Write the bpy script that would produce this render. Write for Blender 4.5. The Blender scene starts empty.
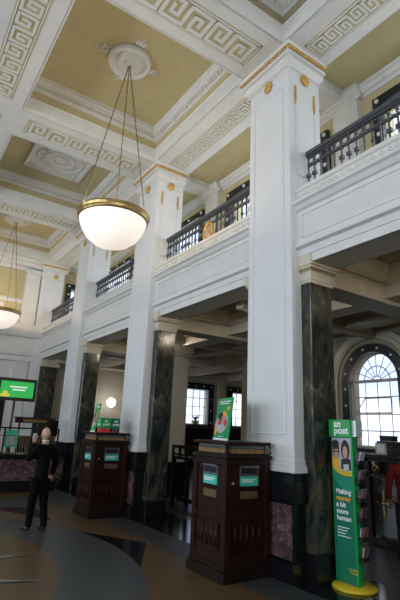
import bpy, math, random
from mathutils import Vector, Matrix
S = bpy.context.scene
COL = S.collection
PI = math.pi
rnd = random.Random(7)

# ------------------------------------------------------------------ camera
def make_camera():
    F, H = 453.07, 1.75
    yaw, pit, rol = [math.radians(a) for a in (146.304, 16.11, 2.509)]
    f = Vector((math.cos(pit)*math.cos(yaw), math.cos(pit)*math.sin(yaw), math.sin(pit)))
    r = f.cross(Vector((0, 0, 1))).normalized(); u = r.cross(f)
    c, s = math.cos(rol), math.sin(rol)
    r, u = c*r+s*u, -s*r+c*u
    cam = bpy.data.cameras.new('camera'); o = bpy.data.objects.new('camera', cam); COL.objects.link(o)
    m = Matrix.Identity(4)
    for i in range(3):
        m[i][0], m[i][1], m[i][2] = r[i], u[i], -f[i]
    m[2][3] = H
    o.matrix_world = m
    cam.sensor_fit = 'VERTICAL'; cam.sensor_height = 36; cam.sensor_width = 24
    cam.lens = F/600*36; cam.clip_end = 200
    S.camera = o
make_camera()

# ------------------------------------------------------------------ sky and light
W = bpy.data.worlds.new('sky'); S.world = W; W.use_nodes = True
def make_sky():
    nt = W.node_tree; nt.nodes.clear(); N = nt.nodes.new; L = nt.links.new
    out = N('ShaderNodeOutputWorld'); bg = N('ShaderNodeBackground')
    tc = N('ShaderNodeTexCoord'); mp = N('ShaderNodeMapping'); mp.inputs['Scale'].default_value = (3, 3, 5)
    nz = N('ShaderNodeTexNoise'); nz.inputs['Scale'].default_value = 1.6; nz.inputs['Detail'].default_value = 4
    rp = N('ShaderNodeValToRGB')
    rp.color_ramp.elements[0].position = .42; rp.color_ramp.elements[0].color = (.55, .66, .98, 1)
    rp.color_ramp.elements[1].position = .62; rp.color_ramp.elements[1].color = (.90, .95, 1.0, 1)
    L(tc.outputs['Generated'], mp.inputs[0]); L(mp.outputs[0], nz.inputs['Vector']); L(nz.outputs[0], rp.inputs[0])
    L(rp.outputs[0], bg.inputs[0]); bg.inputs[1].default_value = SKY
    L(bg.outputs[0], out.inputs[0])
SKY = 2.0
make_sky()
S.view_settings.view_transform = 'Standard'; S.view_settings.look = 'None'
S.view_settings.gamma = 1; S.view_settings.use_curve_mapping = False
S.view_settings.exposure = -0.15
S.cycles.max_bounces = 8; S.cycles.diffuse_bounces = 5; S.cycles.glossy_bounces = 3
S.cycles.transparent_max_bounces = 12
S.cycles.caustics_reflective = False; S.cycles.caustics_refractive = False
S.cycles.sample_clamp_indirect = 6

def daylight(name, loc, direction, w, h, power, col=(.80, .90, 1.0)):
    """daylight entering through one of the hall's big windows"""
    l = bpy.data.lights.new(name, 'AREA'); l.shape = 'RECTANGLE'; l.size = w; l.size_y = h
    l.energy = power; l.color = col
    o = bpy.data.objects.new(name, l); COL.objects.link(o); o.location = loc
    o.rotation_euler = Vector(direction).to_track_quat('-Z', 'Y').to_euler()
    return o
# street windows behind the camera: end wall (x = 6) and long wall (y = -7.3)
for y in (-4.3, -0.9, 2.5):
    daylight('daylight', (6.35, y, 6.7), (-1, 0, -.05), 2.0, 2.1, 210, (.92, .95, 1.0))
for x in (-13, -8.6, -4.2, .2):
    daylight('daylight', (x, -7.65, 3.5), (0, 1, -.02), 2.2, 3.9, 330, (.76, .87, 1.0))
# gallery windows and aisle windows
for x in (-16.0, -11.5, -7.0, -2.5):
    daylight('daylight', (x, 7.2, 6.6), (0, -1, 0), 2.9, 2.1, 60)

# ------------------------------------------------------------------ materials
def new_mat(name):
    m = bpy.data.materials.new(name); m.use_nodes = True
    return m, m.node_tree, m.node_tree.nodes['Principled BSDF']
def plain(name, c, rough=.6, metal=0, spec=.5, var=.0, scale=8, bump=0):
    m, nt, b = new_mat(name)
    b.inputs['Roughness'].default_value = rough; b.inputs['Metallic'].default_value = metal
    b.inputs['Specular IOR Level'].default_value = spec
    b.inputs['Base Color'].default_value = (*c, 1)
    if var or bump:
        tc = nt.nodes.new('ShaderNodeTexCoord'); nz = nt.nodes.new('ShaderNodeTexNoise')
        nz.inputs['Scale'].default_value = scale; nz.inputs['Detail'].default_value = 5
        nt.links.new(tc.outputs['Object'], nz.inputs['Vector'])
        rp = nt.nodes.new('ShaderNodeValToRGB')
        rp.color_ramp.elements[0].position = .3; rp.color_ramp.elements[1].position = .7
        rp.color_ramp.elements[0].color = (*[x*(1-var) for x in c], 1)
        rp.color_ramp.elements[1].color = (*[min(1, x*(1+var)) for x in c], 1)
        nt.links.new(nz.outputs[0], rp.inputs[0]); nt.links.new(rp.outputs[0], b.inputs['Base Color'])
        if bump:
            bp = nt.nodes.new('ShaderNodeBump'); bp.inputs['Strength'].default_value = bump; bp.inputs['Distance'].default_value = .01
            nt.links.new(nz.outputs[0], bp.inputs['Height']); nt.links.new(bp.outputs[0], b.inputs['Normal'])
    return m
def veined(name, base, mid, vein, scale=2.2, rough=.12, stretch=(1, 1, .45), w0=.40, w1=.62):
    m, nt, b = new_mat(name); N = nt.nodes.new; L = nt.links.new
    tc = N('ShaderNodeTexCoord'); mp = N('ShaderNodeMapping'); mp.inputs['Scale'].default_value = stretch
    mp.inputs['Rotation'].default_value = (.5, .35, .2)
    n1 = N('ShaderNodeTexNoise'); n1.inputs['Scale'].default_value = scale; n1.inputs['Detail'].default_value = 9; n1.inputs['Distortion'].default_value = 1.8
    rp = N('ShaderNodeValToRGB'); e = rp.color_ramp.elements
    e[0].position = w0; e[0].color = (*base, 1); e[1].position = w1; e[1].color = (*mid, 1)
    k = e.new(w1+.06); k.color = (*vein, 1); k = e.new(w1+.10); k.color = (*mid, 1)
    L(tc.outputs['Object'], mp.inputs[0]); L(mp.outputs[0], n1.inputs['Vector']); L(n1.outputs[0], rp.inputs[0])
    L(rp.outputs[0], b.inputs['Base Color']); b.inputs['Roughness'].default_value = rough
    return m
def wood(name, a, c, scale=3, rough=.3):
    m, nt, b = new_mat(name); N = nt.nodes.new; L = nt.links.new
    tc = N('ShaderNodeTexCoord'); mp = N('ShaderNodeMapping'); mp.inputs['Scale'].default_value = (9, 9, .9)
    n1 = N('ShaderNodeTexNoise'); n1.inputs['Scale'].default_value = scale; n1.inputs['Detail'].default_value = 6; n1.inputs['Distortion'].default_value = .6
    rp = N('ShaderNodeValToRGB'); rp.color_ramp.elements[0].position = .35; rp.color_ramp.elements[1].position = .7
    rp.color_ramp.elements[0].color = (*a, 1); rp.color_ramp.elements[1].color = (*c, 1)
    L(tc.outputs['Object'], mp.inputs[0]); L(mp.outputs[0], n1.inputs['Vector']); L(n1.outputs[0], rp.inputs[0])
    L(rp.outputs[0], b.inputs['Base Color']); b.inputs['Roughness'].default_value = rough; b.inputs['Specular IOR Level'].default_value = .25
    return m
def glow(name, c, s, base=(.8, .8, .8)):
    m, nt, b = new_mat(name)
    b.inputs['Base Color'].default_value = (*base, 1)
    b.inputs['Emission Color'].default_value = (*c, 1); b.inputs['Emission Strength'].default_value = s
    return m
def glass_mat():
    m, nt, b = new_mat('window_glass'); N = nt.nodes.new; L = nt.links.new
    nt.nodes.remove(b); out = nt.nodes['Material Output']
    t = N('ShaderNodeBsdfTransparent'); g = N('ShaderNodeBsdfGlossy'); g.inputs['Roughness'].default_value = .03
    mx = N('ShaderNodeMixShader'); mx.inputs[0].default_value = .05
    L(t.outputs[0], mx.inputs[1]); L(g.outputs[0], mx.inputs[2]); L(mx.outputs[0], out.inputs[0])
    return m
WHITE = plain('white_plaster', (.69, .68, .645), .55, var=.04, scale=3)
PIERW = plain("white_paint", (.71, .715, .71), .42, var=.03, scale=2)
CREAM = plain('cream_plaster', (.50, .46, .38), .6, var=.06, scale=3)
OCHRE = plain('ochre_ceiling_paint', (.53, .455, .25), .7, var=.05, scale=4)
OLIVE = plain('olive_paint', (.36, .31, .19), .7, var=.05, scale=4)
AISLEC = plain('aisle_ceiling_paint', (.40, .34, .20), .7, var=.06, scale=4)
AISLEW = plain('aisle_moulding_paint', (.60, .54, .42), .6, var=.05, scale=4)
GOLD = plain('gilding', (.68, .40, .09), .35, .4)
BRASS = plain('brass', (.42, .29, .11), .3, .8)
ROPE = plain('brass_cable', (.26, .18, .07), .4, .7)
IRON = plain('painted_iron', (.085, .088, .10), .4, .2)
BLACK = plain('black_frame', (.012, .013, .017), .3)
BOSS = plain('white_boss', (.75, .75, .75), .5)
MGREEN = veined('green_marble', (.010, .016, .014), (.064, .061, .040), (.17, .15, .095), 4.2, .2, (1, 1, .42), .38, .62)
MPINK = veined('pink_marble', (.06, .035, .038), (.16, .095, .10), (.28, .21, .21), 7, .2, (1, 1, 1))
MBLACK = plain('black_marble', (.008, .008, .010), .18, var=.3, scale=5)
WOODR = wood('red_brown_wood', (.007, .002, .001), (.034, .009, .004), 3, .42)
WOODD = wood('dark_wood', (.006, .003, .002), (.018, .008, .005), 3, .45)
WOODY = wood('pale_wood', (.20, .12, .045), (.30, .19, .08))
FGREY = plain('terrazzo_grey', (.046, .050, .054), .34, var=.22, scale=70)
FTAN = plain('terrazzo_tan', (.095, .058, .026), .34, var=.22, scale=70)
FDARK = plain('terrazzo_dark', (.008, .009, .012), .15, var=.3, scale=40)
FLIGHT = plain('terrazzo_pale', (.28, .28, .27), .30, var=.1, scale=50)
GREEN = plain('sign_green', (.003, .31, .09), .4)
GREEND = plain('deep_green', (.002, .17, .09), .4)
GREENL = plain('bright_green', (.008, .34, .065), .4)
YELLOW = plain('yellow_plastic', (.62, .46, .02), .45)
PAPER = plain('white_print', (.85, .88, .88), .5)
TEAL = plain('teal_label', (.06, .50, .38), .5)
ORANGE = plain('orange_print', (.85, .42, .04), .5)
REDP = plain('red_print', (.60, .04, .04), .5)
GREYP = plain('grey_print', (.42, .46, .50), .5)
SKIN = plain('skin', (.50, .30, .22), .5)
HAIRD = plain('dark_hair', (.02, .013, .01), .6)
SUIT = plain('dark_suit_cloth', (.003, .003, .004), .9, 0, .1, var=.2, scale=30)
SHOE = plain('black_leather', (.008, .008, .008), .3)
REDC = plain('red_coat_cloth', (.30, .015, .02), .8, var=.2, scale=20)
DENIM = plain('dark_trouser_cloth', (.02, .022, .03), .85)
BOWL = glow('lit_opal_glass', (1.0, .86, .74), .85, (.85, .80, .75))
GLOBE = glow('lit_globe_glass', (1.0, .93, .85), 5)
GLASS = glass_mat()
SCREEN = glow('lit_screen_green', (.03, .55, .10), .75, (.02, .1, .02))
SCRY = glow('lit_screen_yellow', (.75, .70, .06), .8, (.1, .1, .02))
SCRW = glow('lit_screen_text', (.75, .95, .75), .8, (.3, .3, .3))
CLEAR = plain('pale_acrylic', (.55, .62, .60), .15)

# ------------------------------------------------------------------ helpers
class MB:
    def __init__(s): s.v = []; s.f = []; s.m = []; s.sm = []
    def add(s, vs, fs, mi=0, smooth=False):
        n = len(s.v); s.v += [tuple(p) for p in vs]
        for f in fs: s.f.append([i+n for i in f]); s.m.append(mi); s.sm.append(smooth)
        return s
    def box(s, x0, x1, y0, y1, z0, z1, mi=0):
        if x0 > x1: x0, x1 = x1, x0
        if y0 > y1: y0, y1 = y1, y0
        if z0 > z1: z0, z1 = z1, z0
        v = [(x, y, z) for x in (x0, x1) for y in (y0, y1) for z in (z0, z1)]
        return s.add(v, [(0, 1, 3, 2), (4, 6, 7, 5), (0, 4, 5, 1), (2, 3, 7, 6), (0, 2, 6, 4), (1, 5, 7, 3)], mi)
    def frustum(s, a, b, za, zb, mi=0):
        v = [(a[0], a[2], za), (a[1], a[2], za), (a[1], a[3], za), (a[0], a[3], za),
             (b[0], b[2], zb), (b[1], b[2], zb), (b[1], b[3], zb), (b[0], b[3], zb)]
        return s.add(v, [(3, 2, 1, 0), (4, 5, 6, 7), (0, 1, 5, 4), (1, 2, 6, 5), (2, 3, 7, 6), (3, 0, 4, 7)], mi)
    def prism(s, poly, fn, a, b, mi=0):
        """poly of (u,v); fn(u,v,w)->xyz"""
        n = len(poly)
        v = [fn(u, w, a) for u, w in poly]+[fn(u, w, b) for u, w in poly]
        f = [tuple(range(n))[::-1], tuple(range(n, 2*n))]+[(i, (i+1) % n, n+(i+1) % n, n+i) for i in range(n)]
        return s.add(v, f, mi)
    def sweep(s, prof, x0, x1, y0, y1, mi=0, sign=1):
        """moulding round a rectangle; prof = (inset, z) list, closed."""
        ring = []
        for d, z in prof:
            d *= sign
            ring.append([(x0+d, y0+d, z), (x1-d, y0+d, z), (x1-d, y1-d, z), (x0+d, y1-d, z)])
        n = len(prof); v = [p for r in ring for p in r]; f = []
        for i in range(n):
            j = (i+1) % n
            for k in range(4):
                l = (k+1) % 4
                f.append((i*4+k, i*4+l, j*4+l, j*4+k))
        return s.add(v, f, mi)
    def tube(s, path, r, seg=6, mi=0, closed=False):
        P = [Vector(p) for p in path]; n = len(P); v = []
        for i, p in enumerate(P):
            if closed: t = P[(i+1) % n]-P[i-1]
            else: t = P[min(i+1, n-1)]-P[max(i-1, 0)]
            t.normalize()
            a = t.cross(Vector((0, 0, 1)))
            if a.length < .05: a = t.cross(Vector((1, 0, 0)))
            a.normalize(); b = t.cross(a)
            rr = r[i] if isinstance(r, (list, tuple)) else r
            for k in range(seg):
                c = 2*PI*k/seg; v.append(p+a*math.cos(c)*rr+b*math.sin(c)*rr)
        f = []
        for i in range(n if closed else n-1):
            j = (i+1) % n
            for k in range(seg): f.append((i*seg+k, i*seg+(k+1) % seg, j*seg+(k+1) % seg, j*seg+k))
        if not closed: f += [tuple(range(seg)), tuple(range((n-1)*seg, n*seg))]
        return s.add(v, f, mi, seg > 5)
    def lathe(s, prof, c=(0, 0, 0), seg=32, mi=0, axis='z', smooth=True):
        v = []; n = len(prof)
        for r, h in prof:
            for k in range(seg):
                a = 2*PI*k/seg; x, y = r*math.cos(a), r*math.sin(a)
                p = (x, y, h) if axis == 'z' else (x, h, y) if axis == 'y' else (h, x, y)
                v.append((p[0]+c[0], p[1]+c[1], p[2]+c[2]))
        f = []
        for i in range(n-1):
            for k in range(seg): f.append((i*seg+k, i*seg+(k+1) % seg, (i+1)*seg+(k+1) % seg, (i+1)*seg+k))
        if prof[0][0] > 1e-6: f.append(tuple(range(seg))[::-1])
        if prof[-1][0] > 1e-6: f.append(tuple(range((n-1)*seg, n*seg)))
        return s.add(v, f, mi, smooth)
    def ball(s, c, r, seg=12, mi=0, sc=(1, 1, 1)):
        v = []; f = []; R = seg//2
        for i in range(R+1):
            t = PI*i/R
            for k in range(seg):
                a = 2*PI*k/seg
                v.append((c[0]+r*sc[0]*math.sin(t)*math.cos(a), c[1]+r*sc[1]*math.sin(t)*math.sin(a), c[2]+r*sc[2]*math.cos(t)))
        for i in range(R):
            for k in range(seg): f.append((i*seg+k, (i+1)*seg+k, (i+1)*seg+(k+1) % seg, i*seg+(k+1) % seg))
        return s.add(v, f, mi, True)
    def build(s, name, mats, parent=None, bevel=0):
        me = bpy.data.meshes.new(name); me.from_pydata(s.v, [], s.f)
        if not isinstance(mats, (list, tuple)): mats = [mats]
        for m in mats: me.materials.append(m)
        me.polygons.foreach_set('material_index', s.m)
        me.polygons.foreach_set('use_smooth', s.sm)
        me.update()
        import bmesh
        bm = bmesh.new(); bm.from_mesh(me); bmesh.ops.recalc_face_normals(bm, faces=bm.faces); bm.to_mesh(me); bm.free()
        o = bpy.data.objects.new(name, me); COL.objects.link(o)
        if parent: o.parent = parent; o.matrix_parent_inverse = Matrix.Identity(4); shift(o, parent)
        if bevel:
            b = o.modifiers.new('bevel', 'BEVEL'); b.width = bevel; b.segments = 1; b.limit_method = 'ANGLE'
        return o
def origin_of(o):
    p = Vector((0, 0, 0))
    while o: p += o.location; o = o.parent
    return p
def shift(o, parent):
    """meshes are written in world coordinates; move them into their parent's frame (parents are unrotated while building)"""
    if parent.get('local'): return
    d = origin_of(parent)
    o.data.transform(Matrix.Translation(-d))
def tag(o, label=None, cat=None, group=None, kind=None):
    for k, v in (('label', label), ('category', cat), ('group', group), ('kind', kind)):
        if v: o[k] = v
    return o
def thing(name, label, cat, loc, group=None):
    o = bpy.data.objects.new(name, None); COL.objects.link(o); o.location = loc; o.empty_display_size = .1
    return tag(o, label, cat, group)
def copy_tree(o, parent=None):
    c = o.copy(); COL.objects.link(c)
    if parent: c.parent = parent
    for ch in list(o.children): copy_tree(ch, c)
    return c
def struct(o): o['kind'] = 'structure'; return o
def text_mesh(txt, size, mat, name, parent, loc, rot, bold=.0, align='LEFT', spacing=1.0, depth=.001, linesp=1.0):
    cu = bpy.data.curves.new('txt', 'FONT'); cu.body = txt; cu.size = size; cu.offset = bold; cu.extrude = depth
    cu.align_x = align; cu.space_character = spacing; cu.space_line = linesp; cu.resolution_u = 3
    t = bpy.data.objects.new('txt', cu); COL.objects.link(t)
    bpy.context.view_layer.update()
    me = bpy.data.meshes.new_from_object(t.evaluated_get(bpy.context.evaluated_depsgraph_get()))
    bpy.data.objects.remove(t); bpy.data.curves.remove(cu)
    me.name = name; me.materials.clear(); me.materials.append(mat)
    M = Matrix.Translation(Vector(loc)-origin_of(parent)) @ rot.to_4x4()
    me.transform(M)
    o = bpy.data.objects.new(name, me); COL.objects.link(o); o.parent = parent
    return o
def basis(xa, za):
    """rotation whose local x is xa and local z (towards the reader) is za"""
    xa = Vector(xa).normalized(); za = Vector(za).normalized(); ya = za.cross(xa)
    return Matrix((xa, ya, za)).transposed()

# ------------------------------------------------------------------ main dimensions
PX = [4.5, 0.0, -4.5, -9.02, -13.52]      # right-hand edge of each pilaster
PW = .98
YP, YM, YR = 4.6, 4.8, 5.0              # pilaster face, marble face, rail line
ZB, ZC, ZP = 8.15, 8.15, 9.0           # beam soffit, coffer panel
XE = -18.6                              # far end wall
XN, YS = 6.0, -7.3                      # near end wall, long street wall
YG, YA = 6.6, 10.0                      # gallery wall, aisle wall

# ------------------------------------------------------------------ floor
def make_floor():
    m = MB()
    m.box(XE-.3, 8, -8, 17.5, -.3, 0, 0)
    def flat(poly, mi, z=.0005):
        m.add([(x, y, z) for x, y in poly], [tuple(range(len(poly)))], mi)
    def disc(cx, cy, r, mi, z, n=72):
        flat([(cx+r*math.cos(2*PI*k/n), cy+r*math.sin(2*PI*k/n)) for k in range(n)], mi, z)
    for cx in (-15.9, -7.1, 1.7):
        cy = -.95
        x0, x1 = cx-3.9, cx+3.6
        flat([(x0, cy-4.9), (x1, cy-4.9), (x1, cy+4.9), (x0, cy+4.9)], 1)
        for k in range(4):
            a = PI/2*k
            def R(x, y): return (cx+x*math.cos(a)-y*math.sin(a), cy+x*math.sin(a)+y*math.cos(a))
            flat([R(-1.6, 3.9), R(1.6, 3.9), R(.03, 4.84)], 2, .001)
            b = [(-2.25, 4.0), (-3.75, 4.1), (-4.1, 3.2)] if k == 0 else [(-2.6, 3.3), (-3.3, 3.9), (-3.6, 2.4)]
            flat([R(*p) for p in b], 2, .001)
        disc(cx, cy, 4.3, 0, .0015)
        disc(cx, cy, 3.3, 1, .002)
        for k in range(16):
            a = PI/2+k*2*PI/16; L = 3.18
            d = Vector((math.cos(a), math.sin(a))); n = Vector((-d.y, d.x))
            c = Vector((cx, cy)); tip = c+d*L; b = c+d*.6
            w = .28
            flat([tuple(b), tuple(b+n*w), tuple(tip)], 3, .0025); flat([tuple(b), tuple(tip), tuple(b-n*w*1.5)], 2, .0025)
        disc(cx, cy, .75, 2, .003)
    # dark border along the colonnade
    flat([(XE, 4.50), (8, 4.50), (8, 5.60), (XE, 5.60)], 2)
    flat([(XE, 5.75), (8, 5.75), (8, 5.85), (XE, 5.85)], 1)
    struct(m.build('floor', [FGREY, FTAN, FDARK, FLIGHT]))
make_floor()

# ------------------------------------------------------------------ ceiling of the hall
KEY = [(2.7, 1.3), (2.7, 2.7), (1.35, 2.7), (1.35, 0), (4, 0), (4, 4), (0, 4), (0, 0), (-4, 0), (-4, 4), (-1.35, 4), (-1.35, 1.3), (-2.7, 1.3), (-2.7, 2.7)]
def greek(m, ax, a0, a1, c, half, z, mi_bg, mi_ln):
    """a key-pattern panel on a soffit at z, running along axis ax from a0 to a1, centred on c"""
    def bx(u0, u1, v0, v1, z0, z1, mi):
        if ax == 'x': m.box(u0, u1, v0, v1, z0, z1, mi)
        else: m.box(v0, v1, u0, u1, z0, z1, mi)
    bx(a0, a1, c-half, c+half, z-.004, z, mi_bg)
    t = .016
    for v in (c-half+.022, c+half-.047): bx(a0+.022, a1-.022, v, v+.025, z-.012, z, mi_ln)
    for u in (a0+.022, a1-.047): bx(u, u+.025, c-half+.022, c+half-.022, z-.012, z, mi_ln)
    h = half-.09; pitch = 2*h/4; n = max(1, round((a1-a0-.14)/(9*pitch))); pu = (a1-a0-.14)/(9*n)
    for k in range(n):
        cu = a0+.07+pu*(4.5+9*k)
        for q, ((ua, va), (ub, vb)) in enumerate(zip(KEY, KEY[1:])):
            tt = t+.002*(q % 2)+(.0007*(k % 3))
            u0, u1 = sorted((ua, ub)); v0, v1 = sorted((va, vb)); e = .31
            bx(cu+(u0-e)*pu, cu+(u1+e)*pu, c-h+(v0-e)*pitch, c-h+(v1+e)*pitch, z-tt, z, mi_ln)
def coffer(m, x0, x1, y0, y1, style):
    Z = ZB
    # white lip, ochre frieze, cornice, panel
    m.sweep([(-.01, Z), (.03, Z), (.03, Z+.12), (.012, Z+.14), (.012, Z+.34), (.03, Z+.36), (-.01, Z+.38)], x0, x1, y0, y1, 0)
    m.sweep([(-.01, Z+.38), (.004, Z+.38), (.004, Z+.58), (-.01, Z+.58)], x0, x1, y0, y1, 1 if style != 'plain' else 3)
    m.sweep([(-.01, Z+.56), (.03, Z+.56), (.04, Z+.60), (.08, Z+.61), (.085, Z+.68), (.12, Z+.69), (.14, Z+.75), (.17, Z+.77), (.18, Z+.84), (.21, Z+.86), (-.01, Z+.88)], x0, x1, y0, y1, 0)
    # dentils
    d = .11
    for ax in (0, 1):
        a0, a1 = (x0, x1) if ax == 0 else (y0, y1)
        n = int((a1-a0-.3)/d)
        for k in range(n):
            u = a0+.15+(k+.25)*(a1-a0-.3)/n; w = .05
            for sgn in (0, 1):
                if ax == 0:
                    v = y0+.07 if sgn == 0 else y1-.11
                    m.box(u, u+w, v, v+.04, Z+.60, Z+.675, 0)
                else:
                    v = x0+.07 if sgn == 0 else x1-.11
                    m.box(v, v+.04, u, u+w, Z+.60, Z+.675, 0)
    m.box(x0-.02, x1+.02, y0-.02, y1+.02, ZP, ZP+.15, 1 if style != 'plain' else 3)
    cx, cy = (x0+x1)/2, (y0+y1)/2
    if style == 'panel':
        R = .82
        m.box(cx-R, cx+R, cy-R, cy+R, ZP-.012, ZP+.02, 0)
        m.sweep([(0, ZP-.06), (.08, ZP-.06), (.10, ZP), (0, ZP)], cx-R, cx+R, cy-R, cy+R, 0)
        for r in (.62, .40, .2):
            m.tube([(cx+r*math.cos(2*PI*k/32), cy+r*math.sin(2*PI*k/32), ZP-.02) for k in range(32)], .03, 6, 0, True)
        for k in range(12):
            a = 2*PI*k/12; r = .51
            m.ball((cx+r*math.cos(a), cy+r*math.sin(a), ZP-.015), .055, 8, 0, (1, 1, .5))
        for sx in (-1, 1):
            for sy in (-1, 1): m.ball((cx+sx*.64, cy+sy*.64, ZP-.015), .09, 8, 0, (1, 1, .4))
def make_ceiling():
    m = MB()
    beams = [(PX[i]-PW-.02, PX[i]+.02) for i in range(5)]+[(XE, XE+.6)]
    beams.sort()
    YB = [(4.45, 5.42), (.25, 1.25), (-3.95, -2.95), (-8.0, -6.9)]
    for x0, x1 in beams: m.box(x0, x1, YS-.2, 5.42, ZB, ZP+.1, 0)
    m.box(4.52, 6.5, YS-.2, 5.42, ZB, ZP+.1, 0)
    for y0, y1 in YB:
        xs = [XE]+[v for b in beams for v in b][1:]+[4.1]
        for i in range(len(beams)-1): m.box(beams[i][1], beams[i+1][0], y0, y1 if y1 > 0 else y1, ZB, ZP+.1, 0)
    ycells = [(1.25, 4.45), (-2.95, .25), (-6.9, -3.95)]
    for i in range(len(beams)-1):
        x0, x1 = beams[i][1], beams[i+1][0]
        for j, (y0, y1) in enumerate(ycells):
            st = 'rose' if i % 2 == 0 else 'panel'
            if x0 > -5: st = 'panel' if i % 2 else 'rose'
            if x0 > -4.7 and x0 < 0 and j == 0: st = 'plain'
            coffer(m, x0, x1, y0, y1, st)
    # key pattern on the soffits
    for x0, x1 in beams[1:]:
        for y0, y1 in ycells:
            greek(m, 'y', y0+.2, y1-.22, (x0+x1)/2, .28, ZB, 1, 0)
    for i in range(len(beams)-1):
        x0, x1 = beams[i][1], beams[i+1][0]
        greek(m, 'x', x0+.18, x1-.18, 4.98, .21, ZB, 1, 0)
        greek(m, 'x', x0+.18, x1-.18, .76, .24, ZB, 1, 0)
        greek(m, 'x', x0+.18, x1-.18, -3.45, .24, ZB, 1, 0)
    # gilt flower where beams cross
    for x0, x1 in beams:
        for yc in (.75, -3.45):
            m.lathe([(0, -.05), (.07, -.05), (.10, -.02), (.16, -.015), (.17, 0)], ((x0+x1)/2, yc, ZB), 16, 2)
    # gallery ceiling with its beams and cornice
    m.box(XE, XN, 5.40, YG+.1, 8.32, 8.5, 1)
    for px in PX+[-17.6]:
        m.box(px-.75, px-.25, 5.42, YG, 8.20, 8.35, 0)
        m.box(px-.81, px-.19, 5.42, YG, 8.28, 8.35, 0)
    o = m.build('ceiling', [WHITE, OCHRE, GOLD, OLIVE]); struct(o)
make_ceiling()

# ------------------------------------------------------------------ walls
def wall_y(name, y0, y1, x0, x1, z0, z1, holes, mat):
    """wall lying along x with rectangular holes (hx0,hx1,hz0,hz1)"""
    m = MB(); x = x0
    for hx0, hx1, hz0, hz1 in sorted(holes):
        m.box(x, hx0, y0, y1, z0, z1)
        if hz0 > z0: m.box(hx0, hx1, y0, y1, z0, hz0)
        if hz1 < z1: m.box(hx0, hx1, y0, y1, hz1, z1)
        x = hx1
    m.box(x, x1, y0, y1, z0, z1)
    return m
def wall_x(x0, x1, y0, y1, z0, z1, holes):
    m = MB(); y = y0
    for h0, h1, hz0, hz1 in sorted(holes):
        m.box(x0, x1, y, h0, z0, z1)
        if hz0 > z0: m.box(x0, x1, h0, h1, z0, hz0)
        if hz1 < z1: m.box(x0, x1, h0, h1, hz1, z1)
        y = h1
    m.box(x0, x1, y, y1, z0, z1)
    return m
NW = [0]
def frame_x(m, f, u0, u1, z0, z1, fw, nb, boss=True):
    pass
def window_rect(fn, u0, u1, z0, z1, fw, nx, nz, boss_gap=.45, label=None):
    """fn(u, d, z) -> xyz, d measured into the room from the wall face. Black frame round the hole, white bosses, white glazing bars."""
    NW[0] += 1
    def bx(m, a0, a1, d0, d1, b0, b1, mi):
        p, q = fn(a0, d0, b0), fn(a1, d1, b1)
        m.box(p[0], q[0], p[1], q[1], p[2], q[2], mi)
    m = MB(); t = .08
    bx(m, u0-fw, u0, -.02, t, z0-.05, z1+fw, 0); bx(m, u1, u1+fw, -.02, t, z0-.05, z1+fw, 0); bx(m, u0, u1, -.02, t, z1, z1+fw, 0)
    bx(m, u0-fw-.03, u1+fw+.03, -.02, t+.06, z0-.13, z0-.05, 0)
    def boss(u, z):
        p = fn(u, t, z); m.ball(p, .045, 8, 1)
    n = max(2, int((u1-u0+fw)/boss_gap))
    for k in range(n+1): boss(u0-fw/2+(u1-u0+fw)*k/n, z1+fw/2)
    n = max(2, int((z1-z0)/boss_gap))
    for k in range(n):
        for u in (u0-fw/2, u1+fw/2): boss(u, z0+(z1-z0)*k/n+.1)
    fr = m.build('window_%d' % NW[0], [BLACK, BOSS]); struct(fr)
    b = MB()
    for k in range(nx+1):
        u = u0+(u1-u0)*k/nx; w = .03 if k in (0, nx) else .014
        bx(b, u-w, u+w, -.16, -.12, z0, z1, 0)
    for k in range(nz+1):
        z = z0+(z1-z0)*k/nz; w = .03 if k in (0, nz) else .014
        bx(b, u0, u1, -.16, -.12, z-w, z+w, 0)
    b.build('glazing_bars', [WHITE], fr)
    g = MB(); bx(g, u0, u1, -.145, -.135, z0, z1, 0); g.build('pane', [GLASS], fr)
    return fr

# gallery wall (upper)
gal = []
for px in PX+[-17.4]:
    gal.append((px-4.05, px-.98))
gal = [h for h in gal if h[0] > XE]
GZ0, GZ1 = 5.55, 7.70
holes = [(a, b, GZ0, GZ1) for a, b in gal if b < XN]
holes = sorted(set(holes))
hh = []
for h in holes:
    if not hh or h[0] >= hh[-1][1]: hh.append(h)
m = wall_y('wall_gallery', YG, YG+.3, XE, XN, 5.2, 8.4, hh, None)
for (a, b) in [(p-.60, p-.02) for p in PX]+[(-17.95, -17.4)]:
    m.box(a, b, YG-.14, YG, 5.2, 8.12, 1)
prof = [(0, 8.10), (.04, 8.10), (.05, 8.15), (.11, 8.18), (.13, 8.25), (.17, 8.27), (.18, 8.34), (0, 8.34)]
m.prism(prof, lambda u, v, w: (w, YG-u, v), XE, XN, 1)
for (a, b) in [(p-.60, p-.02) for p in PX]:
    m.prism([(u+.13, v-.03) for u, v in prof[:-1]]+[(.13, 8.34)], lambda u, v, w: (w, YG-u, v), a-.10, b+.10, 1)
struct(m.build('wall_gallery', [OCHRE, WHITE]))
for a, b, c, d in hh:
    window_rect(lambda u, dd, z: (u, YG-dd, z), a, b, c, d, .18, 6, 4, .62)

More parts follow.
